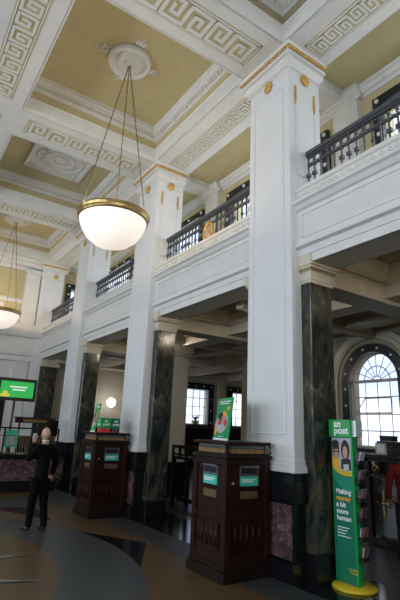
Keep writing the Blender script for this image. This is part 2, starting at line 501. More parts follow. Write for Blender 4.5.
# aisle wall with arched windows (y = 10)
ARCS = [-7.02, -2.52, 1.98]
AR, AZ0, AZS = .70, 1.55, 3.15
def arch_wall():
    m = MB(); x0, x1 = -12.2, XN; y0, y1 = YA, YA+.35; zt = 5.2
    x = x0; n = 20
    for c in sorted(ARCS):
        m.box(x, c-AR, y0, y1, 0, zt, 0); m.box(c-AR, c+AR, y0, y1, 0, AZ0, 0)
        for k in range(n):
            a, b = PI-PI*k/n, PI-PI*(k+1)/n
            p = [(c+AR*math.cos(a), AZS+AR*math.sin(a)), (c+AR*math.cos(b), AZS+AR*math.sin(b)), (c+AR*math.cos(b), zt), (c+AR*math.cos(a), zt)]
            m.prism(p, lambda u, v, w: (u, w, v), y0, y1, 0)
        x = c+AR
    m.box(x, x1, y0, y1, 0, zt, 0)
    # pale archivolt
    for c in ARCS:
        for r0, r1, d in ((1.06, 1.30, .09), (1.10, 1.16, .13)):
            for k in range(24):
                a, b = PI*k/24, PI*(k+1)/24
                p = [(c+r*math.cos(t), AZS+r*math.sin(t)) for r, t in ((r0, a), (r1, a), (r1, b), (r0, b))]
                m.prism(p, lambda u, v, w: (u, w, v), YA-d, YA, 1)
            for s in (-1, 1): m.box(c+s*r0, c+s*r1, YA-d, YA, 1.0, AZS, 1)
        for s in (-1, 1): m.box(c+s*1.02, c+s*1.34, YA-.15, YA, AZS-.12, AZS, 1)
    prof = [(0, 4.30), (.06, 4.30), (.08, 4.42), (.20, 4.46), (.24, 4.58), (.36, 4.62), (.36, 4.75), (0, 4.75)]
    m.prism(prof, lambda u, v, w: (w, YA-u, v), x0, x1, 1)
    # panelled dado
    m.box(x0, x1, YA-.05, YA, 0, 1.15, 2)
    for k in range(int((x1-x0)/1.1)):
        m.box(x0+k*1.1+.1, x0+k*1.1+1.0, YA-.08, YA, .25, 1.0, 2)
    struct(m.build('wall_aisle', [OLIVE, AISLEW, WOODD]))
arch_wall()
def arched_window(c):
    NW[0] += 1
    fr = MB(); r0, r1 = AR, AR+.22; n = 24
    for k in range(n):
        a, b = PI*k/n, PI*(k+1)/n
        p = [(c+r*math.cos(t), AZS+r*math.sin(t)) for r, t in ((r0, a), (r1, a), (r1, b), (r0, b))]
        fr.prism(p, lambda u, v, w: (u, w, v), YA-.08, YA+.02, 0)
    for s in (-1, 1):
        fr.box(c+s*r0, c+s*r1, YA-.08, YA+.02, AZ0-.05, AZS, 0)
        for k in range(4): fr.ball((c+s*(r0+r1)/2, YA-.08, AZ0+.15+k*.42), .035, 8, 1)
    for k in range(6):
        a = PI*(k+.5)/6; fr.ball((c+(r0+.11)*math.cos(a), YA-.08, AZS+(r0+.11)*math.sin(a)), .035, 8, 1)
    fr.box(c-r1, c+r1, YA-.14, YA+.02, AZ0-.12, AZ0-.04, 0)
    o = struct(fr.build('window_%d' % NW[0], [BLACK, BOSS]))
    b = MB(); y = YA+.14
    def bar(p, q, w): b.tube([(p[0], y, p[1]), (q[0], y, q[1])], w, 4)
    for k in range(5):
        x = c-AR+2*AR*k/4; bar((x, AZ0), (x, AZS), .028 if k in (0, 4) else .013)
    b.box(c-AR, c+AR, y-.04, y+.04, AZS-.035, AZS+.035, 0)
    for z in (AZ0, AZ0+.38, AZ0+.78, AZ0+1.2): bar((c-AR, z), (c+AR, z), .028 if z == AZ0 else .013)
    # open hopper light, tilted in
    zt, zb = AZS-.42, AZS-.80
    for s in (-1, 1): b.tube([(c+s*.37, y, zt), (c+s*.50, y-.22, zb)], .014, 4)
    b.tube([(c-.50, y-.22, zb), (c+.50, y-.22, zb)], .016, 4); b.tube([(c-.38, y, zt), (c+.38, y, zt)], .02, 4)
    for R in (AR, .37, .12):
        b.tube([(c+R*math.cos(PI*k/20), y, AZS+R*math.sin(PI*k/20)) for k in range(21)], .028 if R == AR else .014, 4)
    for k in range(1, 8):
        a = PI*k/8; bar((c+.12*math.cos(a), AZS+.12*math.sin(a)), (c+AR*math.cos(a), AZS+AR*math.sin(a)), .011)
    b.build('glazing_bars', [CREAM], o)
    g = MB(); poly = [(c-AR, AZ0), (c+AR, AZ0)]+[(c+AR*math.cos(PI*k/20), AZS+AR*math.sin(PI*k/20)) for k in range(21)]
    g.prism(poly, lambda u, v, w: (u, w, v), y+.025, y+.035); g.build('pane', [GLASS], o)
for c in ARCS: arched_window(c)

# far end wall: hall part, aisle part with two windows
eh = [(11.55, 13.12, 2.05, 3.70), (14.62, 16.2, 2.05, 3.70)]
m = wall_x(XE-.35, XE, 5.2, 17.5, 0, 5.2, eh)
prof = [(0, 4.12), (.06, 4.12), (.10, 4.28), (.25, 4.34), (.28, 4.5), (0, 4.5)]
m.prism(prof, lambda u, v, w: (XE+u, w, v), 5.4, 17.3, 1)
for y in (7.1, 8.9, 13.9, 16.9):
    m.box(XE, XE+.12, y-.22, y+.22, 0, 4.15, 1)
m.box(XE, XE+.05, 5.4, 17.3, 0, 1.9, 2)
struct(m.build('wall_aisle_end', [CREAM, AISLEW, WOODD]))
for a, b, c, d in eh:
    window_rect(lambda u, dd, z: (XE+dd, u, z), a, b, c, d, .30, 4, 4, .45)
# end wall of the gallery with its window
m = wall_x(XE-.35, XE, 5.25, YG+.3, 5.2, 8.5, [(5.72, 6.35, 5.6, 7.35)])
m.box(XE, XE+.16, 5.25, YG, 8.12, 8.32, 1)
struct(m.build('wall_gallery_end', [OCHRE, WHITE]))
window_rect(lambda u, dd, z: (XE+dd, u, z), 5.72, 6.35, 5.6, 7.35, .22, 3, 4, .35)
m = MB(); m.box(XE-.35, -17.5, 17.2, 17.5, 0, 5.2)
m.prism([(-12.2, YA), (-11.95, YA+.35), (-17.3, 17.5), (-17.6, 17.3)], lambda u, v, w: (u, v, w), 0, 5.2)
struct(m.build('wall_back_room', [OLIVE]))

m = MB()
m.box(XE-.35, XE, YS-.3, 5.2, 0, 8.8, 1)
m.box(XE, XE+.10, YS, 5.2, 0, 4.1, 0)
for y0, y1 in ((3.80, 4.36), (.5, 1.1), (-3.7, -3.1)):
    m.box(XE, XE+.22, y0, y1, 0, 7.75, 0); m.box(XE, XE+.28, y0-.05, y1+.05, 7.6, 7.75, 0)
prof = [(0, 4.05), (.28, 4.05), (.28, 4.25), (.34, 4.27), (.34, 4.42), (.26, 4.44), (.26, 4.95), (.36, 5.0), (.42, 5.15), (.42, 5.22), (.26, 5.3), (.25, 5.5), (0, 5.5)]
m.prism(prof, lambda u, v, w: (XE+u, w, v), YS, 5.0, 0)
prof = [(0, 7.72), (.08, 7.72), (.10, 7.85), (.24, 7.9), (.28, 8.0), (.4, 8.05), (.4, 8.15), (0, 8.15)]
m.prism(prof, lambda u, v, w: (XE+u, w, v), YS, 4.6, 0)
prof = [(0, 6.35), (.06, 6.35), (.08, 6.5), (0, 6.55)]
m.prism(prof, lambda u, v, w: (XE+u, w, v), YS, 3.8, 0)
for y0, y1 in ((1.35, 3.55), (-2.8, .2), (-6.6, -4.0)):
    m.sweep([(0, 0), (.12, 0), (.12, .06), (0, .06)], y0, y1, 5.7, 6.3, 0) if False else None
    m.box(XE, XE+.05, y0+.5, y1-.4, 5.75, 6.28, 0)
    m.box(XE, XE+.13, y0-.1, y1+.2, .2, 3.3, 2)
struct(m.build('wall_hall_end', [WHITE, OCHRE, MBLACK]))

# street walls behind the camera, with the tall windows that light the hall
hs = [(x-1.15, x+1.15, 1.55, 5.65) for x in (-13, -8.6, -4.2, .2)]
m = wall_y('w', YS-.3, YS, XE, XN+.3, 0, 8.8, hs, None)
struct(m.build('wall_street', [CREAM]))
hx = [(y-1.05, y+1.05, 5.6, 7.8) for y in (-4.3, -.9, 2.5)]
m = wall_x(XN, XN+.3, YS, YA+.3, 0, 8.8, hx)
struct(m.build('wall_near_end', [CREAM]))
for h in hs: window_rect(lambda u, dd, z: (u, YS+dd, z), h[0], h[1], h[2], h[3], .2, 4, 6, .6)
for h in hx: window_rect(lambda u, dd, z: (XN-dd, u, z), h[0], h[1], h[2], h[3], .2, 4, 6, .6)

# ------------------------------------------------------------------ gallery floor slab, entablature and aisle ceiling
NT = [0]
def trim(m, mats):
    NT[0] += 1
    return struct(m.build('trim_%d' % NT[0], mats))
m = MB()
m.box(XE, XN, YM-.04, YG+.3, 4.80, 5.22, 0)          # gallery floor
m.box(XE, XN, YG, YA+.3, 4.78, 5.2, 0); BR = [(XE, YA), (-12.0, YA), (-17.4, 17.4), (XE, 17.4)]; m.prism(BR, lambda u, v, w: (u, v, w), 4.78, 5.2, 0)
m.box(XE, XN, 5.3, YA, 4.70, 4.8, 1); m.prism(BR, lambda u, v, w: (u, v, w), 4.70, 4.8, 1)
# soffit panels of the entablature
m.box(XE, XN, 4.80, 5.32, 4.2, 4.82, 0)
# long beams
prof = [(0, 4.70), (0, 4.60), (.05, 4.56), (.05, 4.40), (.12, 4.36), (.12, 4.14), (.62, 4.14), (.62, 4.36), (.69, 4.40), (.69, 4.56), (.74, 4.60), (.74, 4.70)]
for yy in (6.85,): m.prism(prof, lambda u, v, w: (w, yy+u, v), XE, XN, 0)
m.prism([(u*.8, v+.1) for u, v in prof], lambda u, v, w: (w, 8.6+u, v), XE, XN, 0)
m.prism([(0, 4.75), (0, 4.3), (.1, 4.3), (.14, 4.48), (.3, 4.55), (.3, 4.75)], lambda u, v, w: (w, 5.3+u, v), XE, XN, 0)
for yy, xx in ((11.5, -13.6), (14.0, -15.4)): m.prism([(u*.8, v+.1) for u, v in prof], lambda u, v, w: (w, yy+u, v), XE, xx, 0)
# cross beams at each pier, with moulded sides
prof = [(-.20, 4.70), (-.20, 4.60), (-.10, 4.54), (-.10, 4.48), (0, 4.42), (0, 4.06), (.50, 4.06), (.50, 4.42), (.60, 4.48), (.60, 4.54), (.70, 4.60), (.70, 4.70)]
for px in PX+[-17.6]:
    m.prism(prof, lambda u, v, w: (px-.56+u, w, v), 5.3, YA-.1, 0)
    for dx in (-.565, .05): m.box(px+dx-.005, px+dx+.01, 5.3, YA-.3, 4.34, 4.36, 2)
for x in (-6.85, -11.15, -15.4, -2.5):
    m.prism([(u*.5, v+.12) for u, v in prof], lambda u, v, w: (x-.2+u, w, v), 5.6, YA-.2, 0)
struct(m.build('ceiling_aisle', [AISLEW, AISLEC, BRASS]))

def entab(x0, x1):
    m = MB()
    prof = [(4.82, 4.2), (4.76, 4.2), (4.76, 4.33), (4.745, 4.335), (4.745, 4.44), (4.68, 4.46), (4.68, 4.50), (4.735, 4.53), (4.735, 5.06), (4.70, 5.08),
            (4.66, 5.14), (4.62, 5.16), (4.62, 5.20), (4.70, 5.22), (4.72, 5.24), (4.72, 5.37), (4.69, 5.39), (4.69, 5.45), (4.78, 5.50), (5.08, 5.50), (5.08, 5.2), (4.82, 5.2)]
    m.prism(prof, lambda u, v, w: (w, u, v), x0, x1, 0)
    # raised border of the long panel
    for z in (4.60, 4.98): m.box(x0+.12, x1-.12, 4.722, 4.74, z, z+.018, 0)
    for x in (x0+.12, x1-.138): m.box(x, x+.018, 4.722, 4.74, 4.60, 4.99, 0)
    # running scroll band
    n = int((x1-x0)/.12)
    for k in range(n):
        x = x0+(x1-x0)*(k+.5)/n
        m.tube([(x+.042*math.cos(a), 4.718, 5.305+.042*math.sin(a)) for a in [2*PI*q/8 for q in range(8)]], .011, 4, 0, True)
        m.box(x-.016, x+.016, 4.705, 4.72, 5.29, 5.32, 0)
    trim(m, [WHITE])
bays = [(PX[0], XN)]+[(PX[i+1], PX[i]-PW) for i in range(4)]+[(XE, PX[4]-PW)]
for a, b in bays: entab(a, b)

# ------------------------------------------------------------------ piers
def bands(m, x0, x1, y0, y1, z, levels, mi=0, back=True):
    for d, h0, h1 in levels: m.box(x0-d, x1+d, y0-d, y1, z+h0, z+h1, mi)
def make_pier(label):
    """pilaster with its right edge at x = 0"""
    t = thing('pier', label, 'column', (0, 0, 0), 'marble and white piers of the colonnade')
    x0, x1 = -PW, 0
    y0, y1 = YP, 5.35
    m = MB()                                            # white shaft, full height, in front of the marble
    m.box(x0, x1, y0, YM, 1.27, 7.95, 0)
    m.box(x0, x1, YM, y1, 5.2, 7.95, 0)
    m.box(x0, x1, YM, y1, 4.2, 5.2, 0)
    # inset line of the long panel on the hall face and on the two return faces
    for x in (x0+.13, x1-.145): m.box(x, x+.015, y0-.012, y0, 1.75, 7.45, 0)
    for z in (1.75, 7.43): m.box(x0+.13, x1-.13, y0-.012, y0, z, z+.015, 0)
    for xx, s in ((x1, 1), (x0, -1)):
        for y in (y0+.14, y1-.155): m.box(xx, xx+s*.012, y, y+.015, 5.75, 7.40, 0)
        m.box(xx, xx+s*.012, y0+.14, y1-.14, 5.75, 5.765, 0)
    # moulded foot
    for d, a, b in ((.045, 1.27, 1.34), (.03, 1.34, 1.38), (.015, 1.38, 1.44)): m.box(x0-d, x1+d, y0-d, YM, a, b, 0)
    m.build('shaft', [PIERW], t, .006)
    c = MB()                                            # capital
    for d, a, b in ((.008, 7.74, 7.765), (.07, 7.84, 7.94), (.12, 7.94, 7.99), (.15, 8.07, 8.15)):
        c.box(x0-d, x1+d, y0-d, y1+.05, a, b, 0)
    c.frustum((x0-.02, x1+.02, y0-.02, y1), (x0-.10, x1+.10, y0-.10, y1), 7.78, 7.86)
    for d in (.05,):
        for k in range(26):
            u = x0-.02+(PW+.04)*(k+.5)/26; c.box(u-.012, u+.012, y0-d, y0, 7.79, 7.84, 0)
    cap = c.build('capital', [WHITE], t)
    n = 22                                              # gilt beads
    for k in range(n):
        u = x0-.15+(PW+.30)*(k+.5)/n; g = MB(); g.ball((u, y0-.15, 8.03), .026, 6, 0, (.8, 1, 1.4)); g.build('gilt_bead', [GOLD], cap)
    for k in range(18):
        v = y0-.14+(y1-y0+.16)*(k+.5)/18
        for xx in (x1+.15,): g = MB(); g.ball((xx, v, 8.03), .031, 6, 0, (1, .85, 1.25)); g.build('gilt_bead', [GOLD], cap)
    c2 = MB(); c2.box(x0-.12, x1+.12, y0-.12, y1+.02, 7.99, 8.07); c2.build('abacus', [WHITE], cap)
    for p, ax in (((x0+.5, y0-.03, 7.66), 'y'), ((x1+.03, (y0+y1)/2, 7.66), 'x')):
        r = MB(); r.ball(p, .075, 10, 0, (1, .45, 1.25) if ax == 'y' else (.45, 1, 1.25))
        for k in range(8):
            a = 2*PI*k/8; o_ = .075
            q = (p[0]+o_*math.cos(a), p[1], p[2]+1.2*o_*math.sin(a)) if ax == 'y' else (p[0], p[1]+o_*math.cos(a), p[2]+1.2*o_*math.sin(a))
            r.ball(q, .026, 6, 0)
        r.build('gilt_rosette', [GOLD], t)
    for y in (y0+.147, y1-.147):
        r = MB(); r.frustum((x1, x1+.02, y-.02, y+.02), (x1, x1+.02, y-.012, y+.012), 7.18, 7.46); r.ball((x1+.012, y, 7.14), .024, 6, 0, (.7, .8, 2.6)); r.build('gilt_drop', [GOLD], t)
    # marble pier behind, standing wider than the pilaster
    mx0, mx1 = x0-.17, x1+.17
    m = MB(); m.box(mx0, mx1, YM, 5.27, .32, 3.92, 0); m.build('marble_shaft', [MGREEN], t, .01)
    m = MB(); m.box(mx0-.01, mx1+.01, YM-.01, 5.28, 0, .32, 0); m.build('marble_plinth', [MBLACK], t, .01)
    c = MB()
    for d, a, b in ((.02, 3.90, 3.95), (.03, 3.95, 4.08), (.07, 4.12, 4.16), (.09, 4.16, 4.32)):
        c.box(mx0-d, mx1+d, YM-d+.02, 5.27+d, a, b, 0)
    c.box(mx0-.04, mx1+.04, YM-.03, 5.31, 4.08, 4.12, 0)
    c.box(mx0+.1, mx1-.1, YM, 5.27, 4.3, 4.8, 0)
    mc = c.build('marble_pier_capital', [AISLEW], t)
    g = MB()
    g.box(mx0-.05, mx1+.05, YM-.04, 5.30, 4.09, 4.11); g.build('gilt_line', [BRASS], mc)
    # dark marble and pink panel under the pilaster
    m = MB(); m.box(x0-.05, x1+.05, y0-.06, YM, .90, 1.27, 0); m.box(x0-.08, x1+.03, y0-.09, YM, 0, .22, 0); m.box(x0-.02, x1, y0-.02, YM, .22, .90, 0)
    m.build('black_marble_base', [MBLACK], t, .008)
    m = MB(); m.box(x0+.02, x1-.03, y0-.035, y0-.015, .24, .88, 0); m.build('pink_marble_panel', [MPINK], t)
    return t
LBL = ['white and green marble pier beyond the right edge', 'white and green marble pier right of the green sign stand',
       'tall white pilaster on green marble behind the nearest writing kiosk', 'tall white pilaster behind the farther writing kiosk, under the big lamp',
       'farthest freestanding white pilaster, behind the man in the dark suit']
proto = make_pier(LBL[2]); proto.location.x = PX[2]
for i in (3, 4):
    c = copy_tree(proto); c.location.x = PX[i]; c['label'] = LBL[i]
for i in (0, 1):
    c = copy_tree(proto); c.location.x = PX[i]; c['label'] = 'white and green marble pier right of the view, out of frame' if i else 'last white and green marble pier near the entrance, out of frame'
# half pier against the end wall
def end_pier():
    t = thing('engaged_pier', 'white pilaster joined to the far end wall, right of the television', 'column', (-18.3, YP, 0))
    m = MB(); m.box(-18.6, -18.3, YP-.2, 5.3, 4.2, 8.0); m.box(-18.6, -18.3, YP-.2, YM, 1.27, 4.2)
    for y in (YP, 5.2): m.box(-18.3, -18.288, y, y+.015, 5.75, 7.5)
    m.build('shaft', [PIERW], t)
    c = MB()
    for d, a, b in ((.02, 7.50, 7.54), (.07, 7.84, 7.94), (.12, 7.94, 8.07), (.15, 8.07, 8.15)): c.box(-18.6, -18.3+d, YP-.2-d, 5.3+d, a, b)
    c.build('capital', [WHITE], t)
    g = MB()
    g.box(-18.2, -18.14, YP-.3, 5.4, 8.0, 8.05); g.build('gilt_line', [GOLD], t)
    g = MB(); g.ball((-18.28, 4.95, 7.66), .09, 10, 0, (.45, 1, 1.25)); g.build('gilt_rosette', [GOLD], t)
    m = MB(); m.box(-18.6, -18.25, YP-.25, YM, 0, 1.27); m.build('black_marble_base', [MBLACK], t)
    m = MB(); m.box(-18.6, -18.2, YM, 5.45, 0, 3.92); m.build('marble_shaft', [MGREEN], t)
    m = MB(); m.box(-18.6, -18.12, YM-.04, 5.53, 3.92, 4.2); m.build('marble_pier_capital', [AISLEW], t)
end_pier()
# cream piers of the aisle
def aisle_pier(x, y, label):
    t = thing('aisle_pier', label, 'column', (x, y, 0))
    m = MB(); m.box(x-.32, x+.32, y-.28, y+.28, .3, 3.85); m.build('shaft', [AISLEW], t, .01)
    m = MB(); m.box(x-.37, x+.37, y-.33, y+.33, 0, .9); m.build('base', [MBLACK], t)
    m = MB()
    for d, a, b in ((.04, 3.55, 3.60), (.05, 3.85, 3.95), (.10, 3.95, 4.16)): m.box(x-.32-d, x+.32+d, y-.28-d, y+.28+d, a, b)
    m.build('capital', [AISLEW], t)
aisle_pier(-11.66, 6.98, 'cream square pier in the aisle, just right of the second marble pier')

# ------------------------------------------------------------------ balustrades
def balustrade(x0, x1, label, medallion=True):
    t = thing('balustrade', label, 'railing', ((x0+x1)/2, YR, 5.5), 'iron balustrades of the gallery')
    m = MB(); m.box(x0, x1, YR-.06, YR+.06, 6.16, 6.23); m.box(x0, x1, YR-.04, YR+.04, 6.13, 6.16); m.build('top_rail', [IRON], t, .006)
    m = MB(); m.box(x0, x1, YR-.03, YR+.03, 5.55, 5.60); m.box(x0, x1, YR-.02, YR+.02, 5.965, 5.995)
    for x in (x0+.05, x1-.05, (x0+x1)/2-.5, (x0+x1)/2+.5): m.box(x-.02, x+.02, YR-.02, YR+.02, 5.5, 5.56)
    m.build('bottom_rail', [IRON], t)
    n = int(round((x1-x0)/.135)); d = (x1-x0)/n; cx = (x0+x1)/2
    for k in range(n+1):
        x = x0+k*d
        if medallion and abs(x-cx) < .21: continue
        b = MB(); w = .011
        x = min(max(x, x0+w), x1-w)
        b.box(x-w, x+w, YR-w, YR+w, 5.60, 6.13)
        b.box(x-.022, x+.022, YR-.022, YR+.022, 5.60, 5.63)
        ph = k % 6
        if ph in (0, 1, 5): b.box(x-.035, x+.035, YR-.025, YR+.025, 5.77, 5.83)
        elif ph == 3: b.ball((x, YR, 5.80), .034, 8)
        b.build('baluster', [IRON], t)
    for k in range(n):
        x = x0+(k+.5)*d
        f = MB(); f.tube([(x+.05*math.cos(a), YR, 6.065+.05*math.sin(a)) for a in [2*PI*q/8 for q in range(8)]], .009, 4, 0, True); f.build('scroll_ring', [IRON], t)
        if k % 2 == 1 and not (medallion and abs(x-cx) < .26):
            for z, sg in ((5.90, 1), (5.665, -1)):
                f = MB(); f.tube([(x+d*.5*math.cos(PI*q/6), YR, z+sg*.06*math.sin(PI*q/6)) for q in range(7)], .009, 4); f.build('scroll_arch', [IRON], t)
    if medallion:
        g = MB()
        g.tube([(cx+.155*math.cos(2*PI*q/20), YR-.02, 5.80+.19*math.sin(2*PI*q/20)) for q in range(20)], .034, 8, 0, True)
        for q in range(20):
            a = 2*PI*q/20; g.ball((cx+.155*math.cos(a), YR-.03, 5.80+.19*math.sin(a)), .036, 6, 0, (1, 1, 1.2))
        g.tube([(cx+.05*math.sin(u*5), YR-.02, 5.66+.28*u) for u in [q/10 for q in range(11)]], .022, 6)
        g.box(cx-.07, cx+.07, YR-.03, YR, 5.69, 5.72); g.box(cx-.06, cx+.06, YR-.03, YR, 5.86, 5.89)
        g.build('gilt_wreath', [GOLD], t)
        for s in (-1, 1):
            b = MB(); b.box(cx+s*.23-.012, cx+s*.23+.012, YR-.012, YR+.012, 5.6, 6.13); b.build('baluster', [IRON], t)
    return t
for a, b, l in ((PX[2], PX[1]-PW, 'dark iron gallery railing at upper right, nearest of the row'),
                (PX[3], PX[2]-PW, 'dark iron gallery railing with the gilt wreath, between the two tallest pilasters'),
                (PX[4], PX[3]-PW, 'dark iron gallery railing just right of the big lamp bowl'),
                (-18.3, PX[4]-PW, 'short far dark iron gallery railing next to the end wall'),
                (PX[1], PX[0]-PW, 'dark iron gallery railing beyond the right edge of view')):
    balustrade(a+.02, b-.02, l, a == PX[3])
# ------------------------------------------------------------------ hanging lamps
def hanging_lamp(label):
    t = thing('hanging_lamp', label, 'lamp', (0, 0, 0), 'bowl lamps hanging in the hall')
    zr = 5.46
    m = MB(); m.lathe([(q[0]*.945, q[1]) for q in ((.0, -.61), (.17, -.59), (.34, -.53), (.48, -.42), (.58, -.28), (.64, -.13), (.66, 0), (.64, 0), (.62, -.13), (.56, -.27), (.46, -.40), (.33, -.50), (.15, -.56), (0, -.58))], (0, 0, zr), 40)
    m.build('glass_bowl', [BOWL], t)
    m = MB(); m.lathe([(.605, -.10), (.635, -.10), (.645, -.06), (.635, -.02), (.66, .0), (.66, .03), (.63, .04), (.605, .03), (.605, -.10)], (0, 0, zr), 40)
    m.build('brass_rim', [BRASS], t)
    for k in range(3):
        a = 2*PI*k/3+.62
        p = Vector((.63*math.cos(a), .63*math.sin(a), zr+.02)); q = Vector((.02*math.cos(a), .02*math.sin(a), ZP-.20))
        m = MB(); n = 40
        m.tube([p.lerp(q, i/n) for i in range(n+1)], [.008 if i % 2 else .012 for i in range(n+1)], 6); m.ball(p, .03, 8); m.build('chain', [ROPE], t)
    m = MB(); m.lathe([(0, -.24), (.03, -.22), (.045, -.17), (.02, -.12), (.05, -.09), (.07, -.06), (0, -.06)], (0, 0, ZP), 16); m.build('ceiling_hook', [BRASS], t)
    return t
def rosette(cx, cy):
    m = MB()
    m.lathe([(0, -.16), (.06, -.16), (.08, -.04), (.14, -.03), (.16, -.15), (.23, -.15), (.25, -.03), (.34, -.03), (.36, -.11), (.43, -.10), (.46, 0), (0, 0)], (cx, cy, ZP), 40)
    for k in range(4):
        a = PI/2*k+PI/4*0
        for r, w in ((.50, .05), (.57, .04), (.64, .025)):
            for s in (-1, 0, 1):
                b = a+s*.13*(1 if r < .6 else .3); m.ball((cx+r*math.cos(b), cy+r*math.sin(b), ZP-.005), w, 8, 0, (1, 1, .5))
    trim(m, [WHITE])
LP = [(-7.24, 2.84, 'big lit bowl lamp hanging nearest, upper left centre'), (-16.6, 2.78, 'far lit bowl lamp half cut by the left edge'), (1.4, 2.86, 'bowl lamp behind the camera on the colonnade side'),
      (-7.15, -5.4, 'bowl lamp on the street side of the hall, out of view'), (-16.2, -5.4, 'bowl lamp at the far street side, out of view')]
lamp0 = None
for x, y, l in LP[:2]:
    if lamp0 is None: lamp0 = hanging_lamp(l); L_ = lamp0
    else: L_ = copy_tree(lamp0); L_['label'] = l
    L_.location = (x, y, 0)
    rosette(x, y)
    pl = bpy.data.lights.new('lamp_bulb', 'POINT'); pl.energy = 110; pl.color = (1, .80, .55); pl.shadow_soft_size = .15
    po = bpy.data.objects.new('lamp_bulb', pl); COL.objects.link(po); po.location = (x, y, 5.60)

# round lit wall globe in the aisle
t = thing('globe_wall_lamp', 'round lit white globe lamp on the aisle end wall', 'lamp', (XE+.12, 7.95, 2.72))
m = MB(); m.ball((XE+.36, 7.9, 2.74), .19, 20); m.build('globe', [GLOBE], t)
m = MB(); m.lathe([(.09, 0), (.09, .03), (.03, .05), (.03, .2), (0, .2)], (XE, 7.9, 2.74), 16, 0, 'x'); m.build('wall_bracket', [BRASS], t)
pl = bpy.data.lights.new('globe_bulb', 'POINT'); pl.energy = 14; pl.color = (1, .9, .8); pl.shadow_soft_size = .2
po = bpy.data.objects.new('globe_bulb', pl); COL.objects.link(po); po.location = (XE+.75, 7.9, 2.74)
# round ceiling lights of the aisle (one mirrored in the marble)
for x, y, lab in ((-6.9, 6.2, 'white globe lamp under the aisle ceiling between the two nearest green marble piers'), (-2.6, 6.2, 'white globe lamp under the aisle ceiling in front of the arched window'), (-11.2, 6.2, 'white globe lamp under the aisle ceiling beyond the second marble pier')):
    pl = bpy.data.lights.new('globe_bulb', 'POINT'); pl.energy = 200; pl.color = (1, .85, .65); pl.shadow_soft_size = .12
    po = bpy.data.objects.new('globe_bulb', pl); COL.objects.link(po); po.location = (x, y, 4.25)
    t = thing('ceiling_globe_lamp', lab, 'lamp', (x, y, 4.7), 'globe lamps under the aisle ceiling')
    m = MB(); m.ball((x, y, 4.45), .11, 16); m.build('globe', [glow('lit_small_globe', (1, .85, .65), 4) if x == -6.9 else bpy.data.materials['lit_small_globe']], t)
    m = MB(); m.lathe([(.02, -.16), (.02, -.02), (.08, 0), (.08, .01), (0, .01)], (x, y, 4.70), 12); m.build('stem', [BRASS], t)

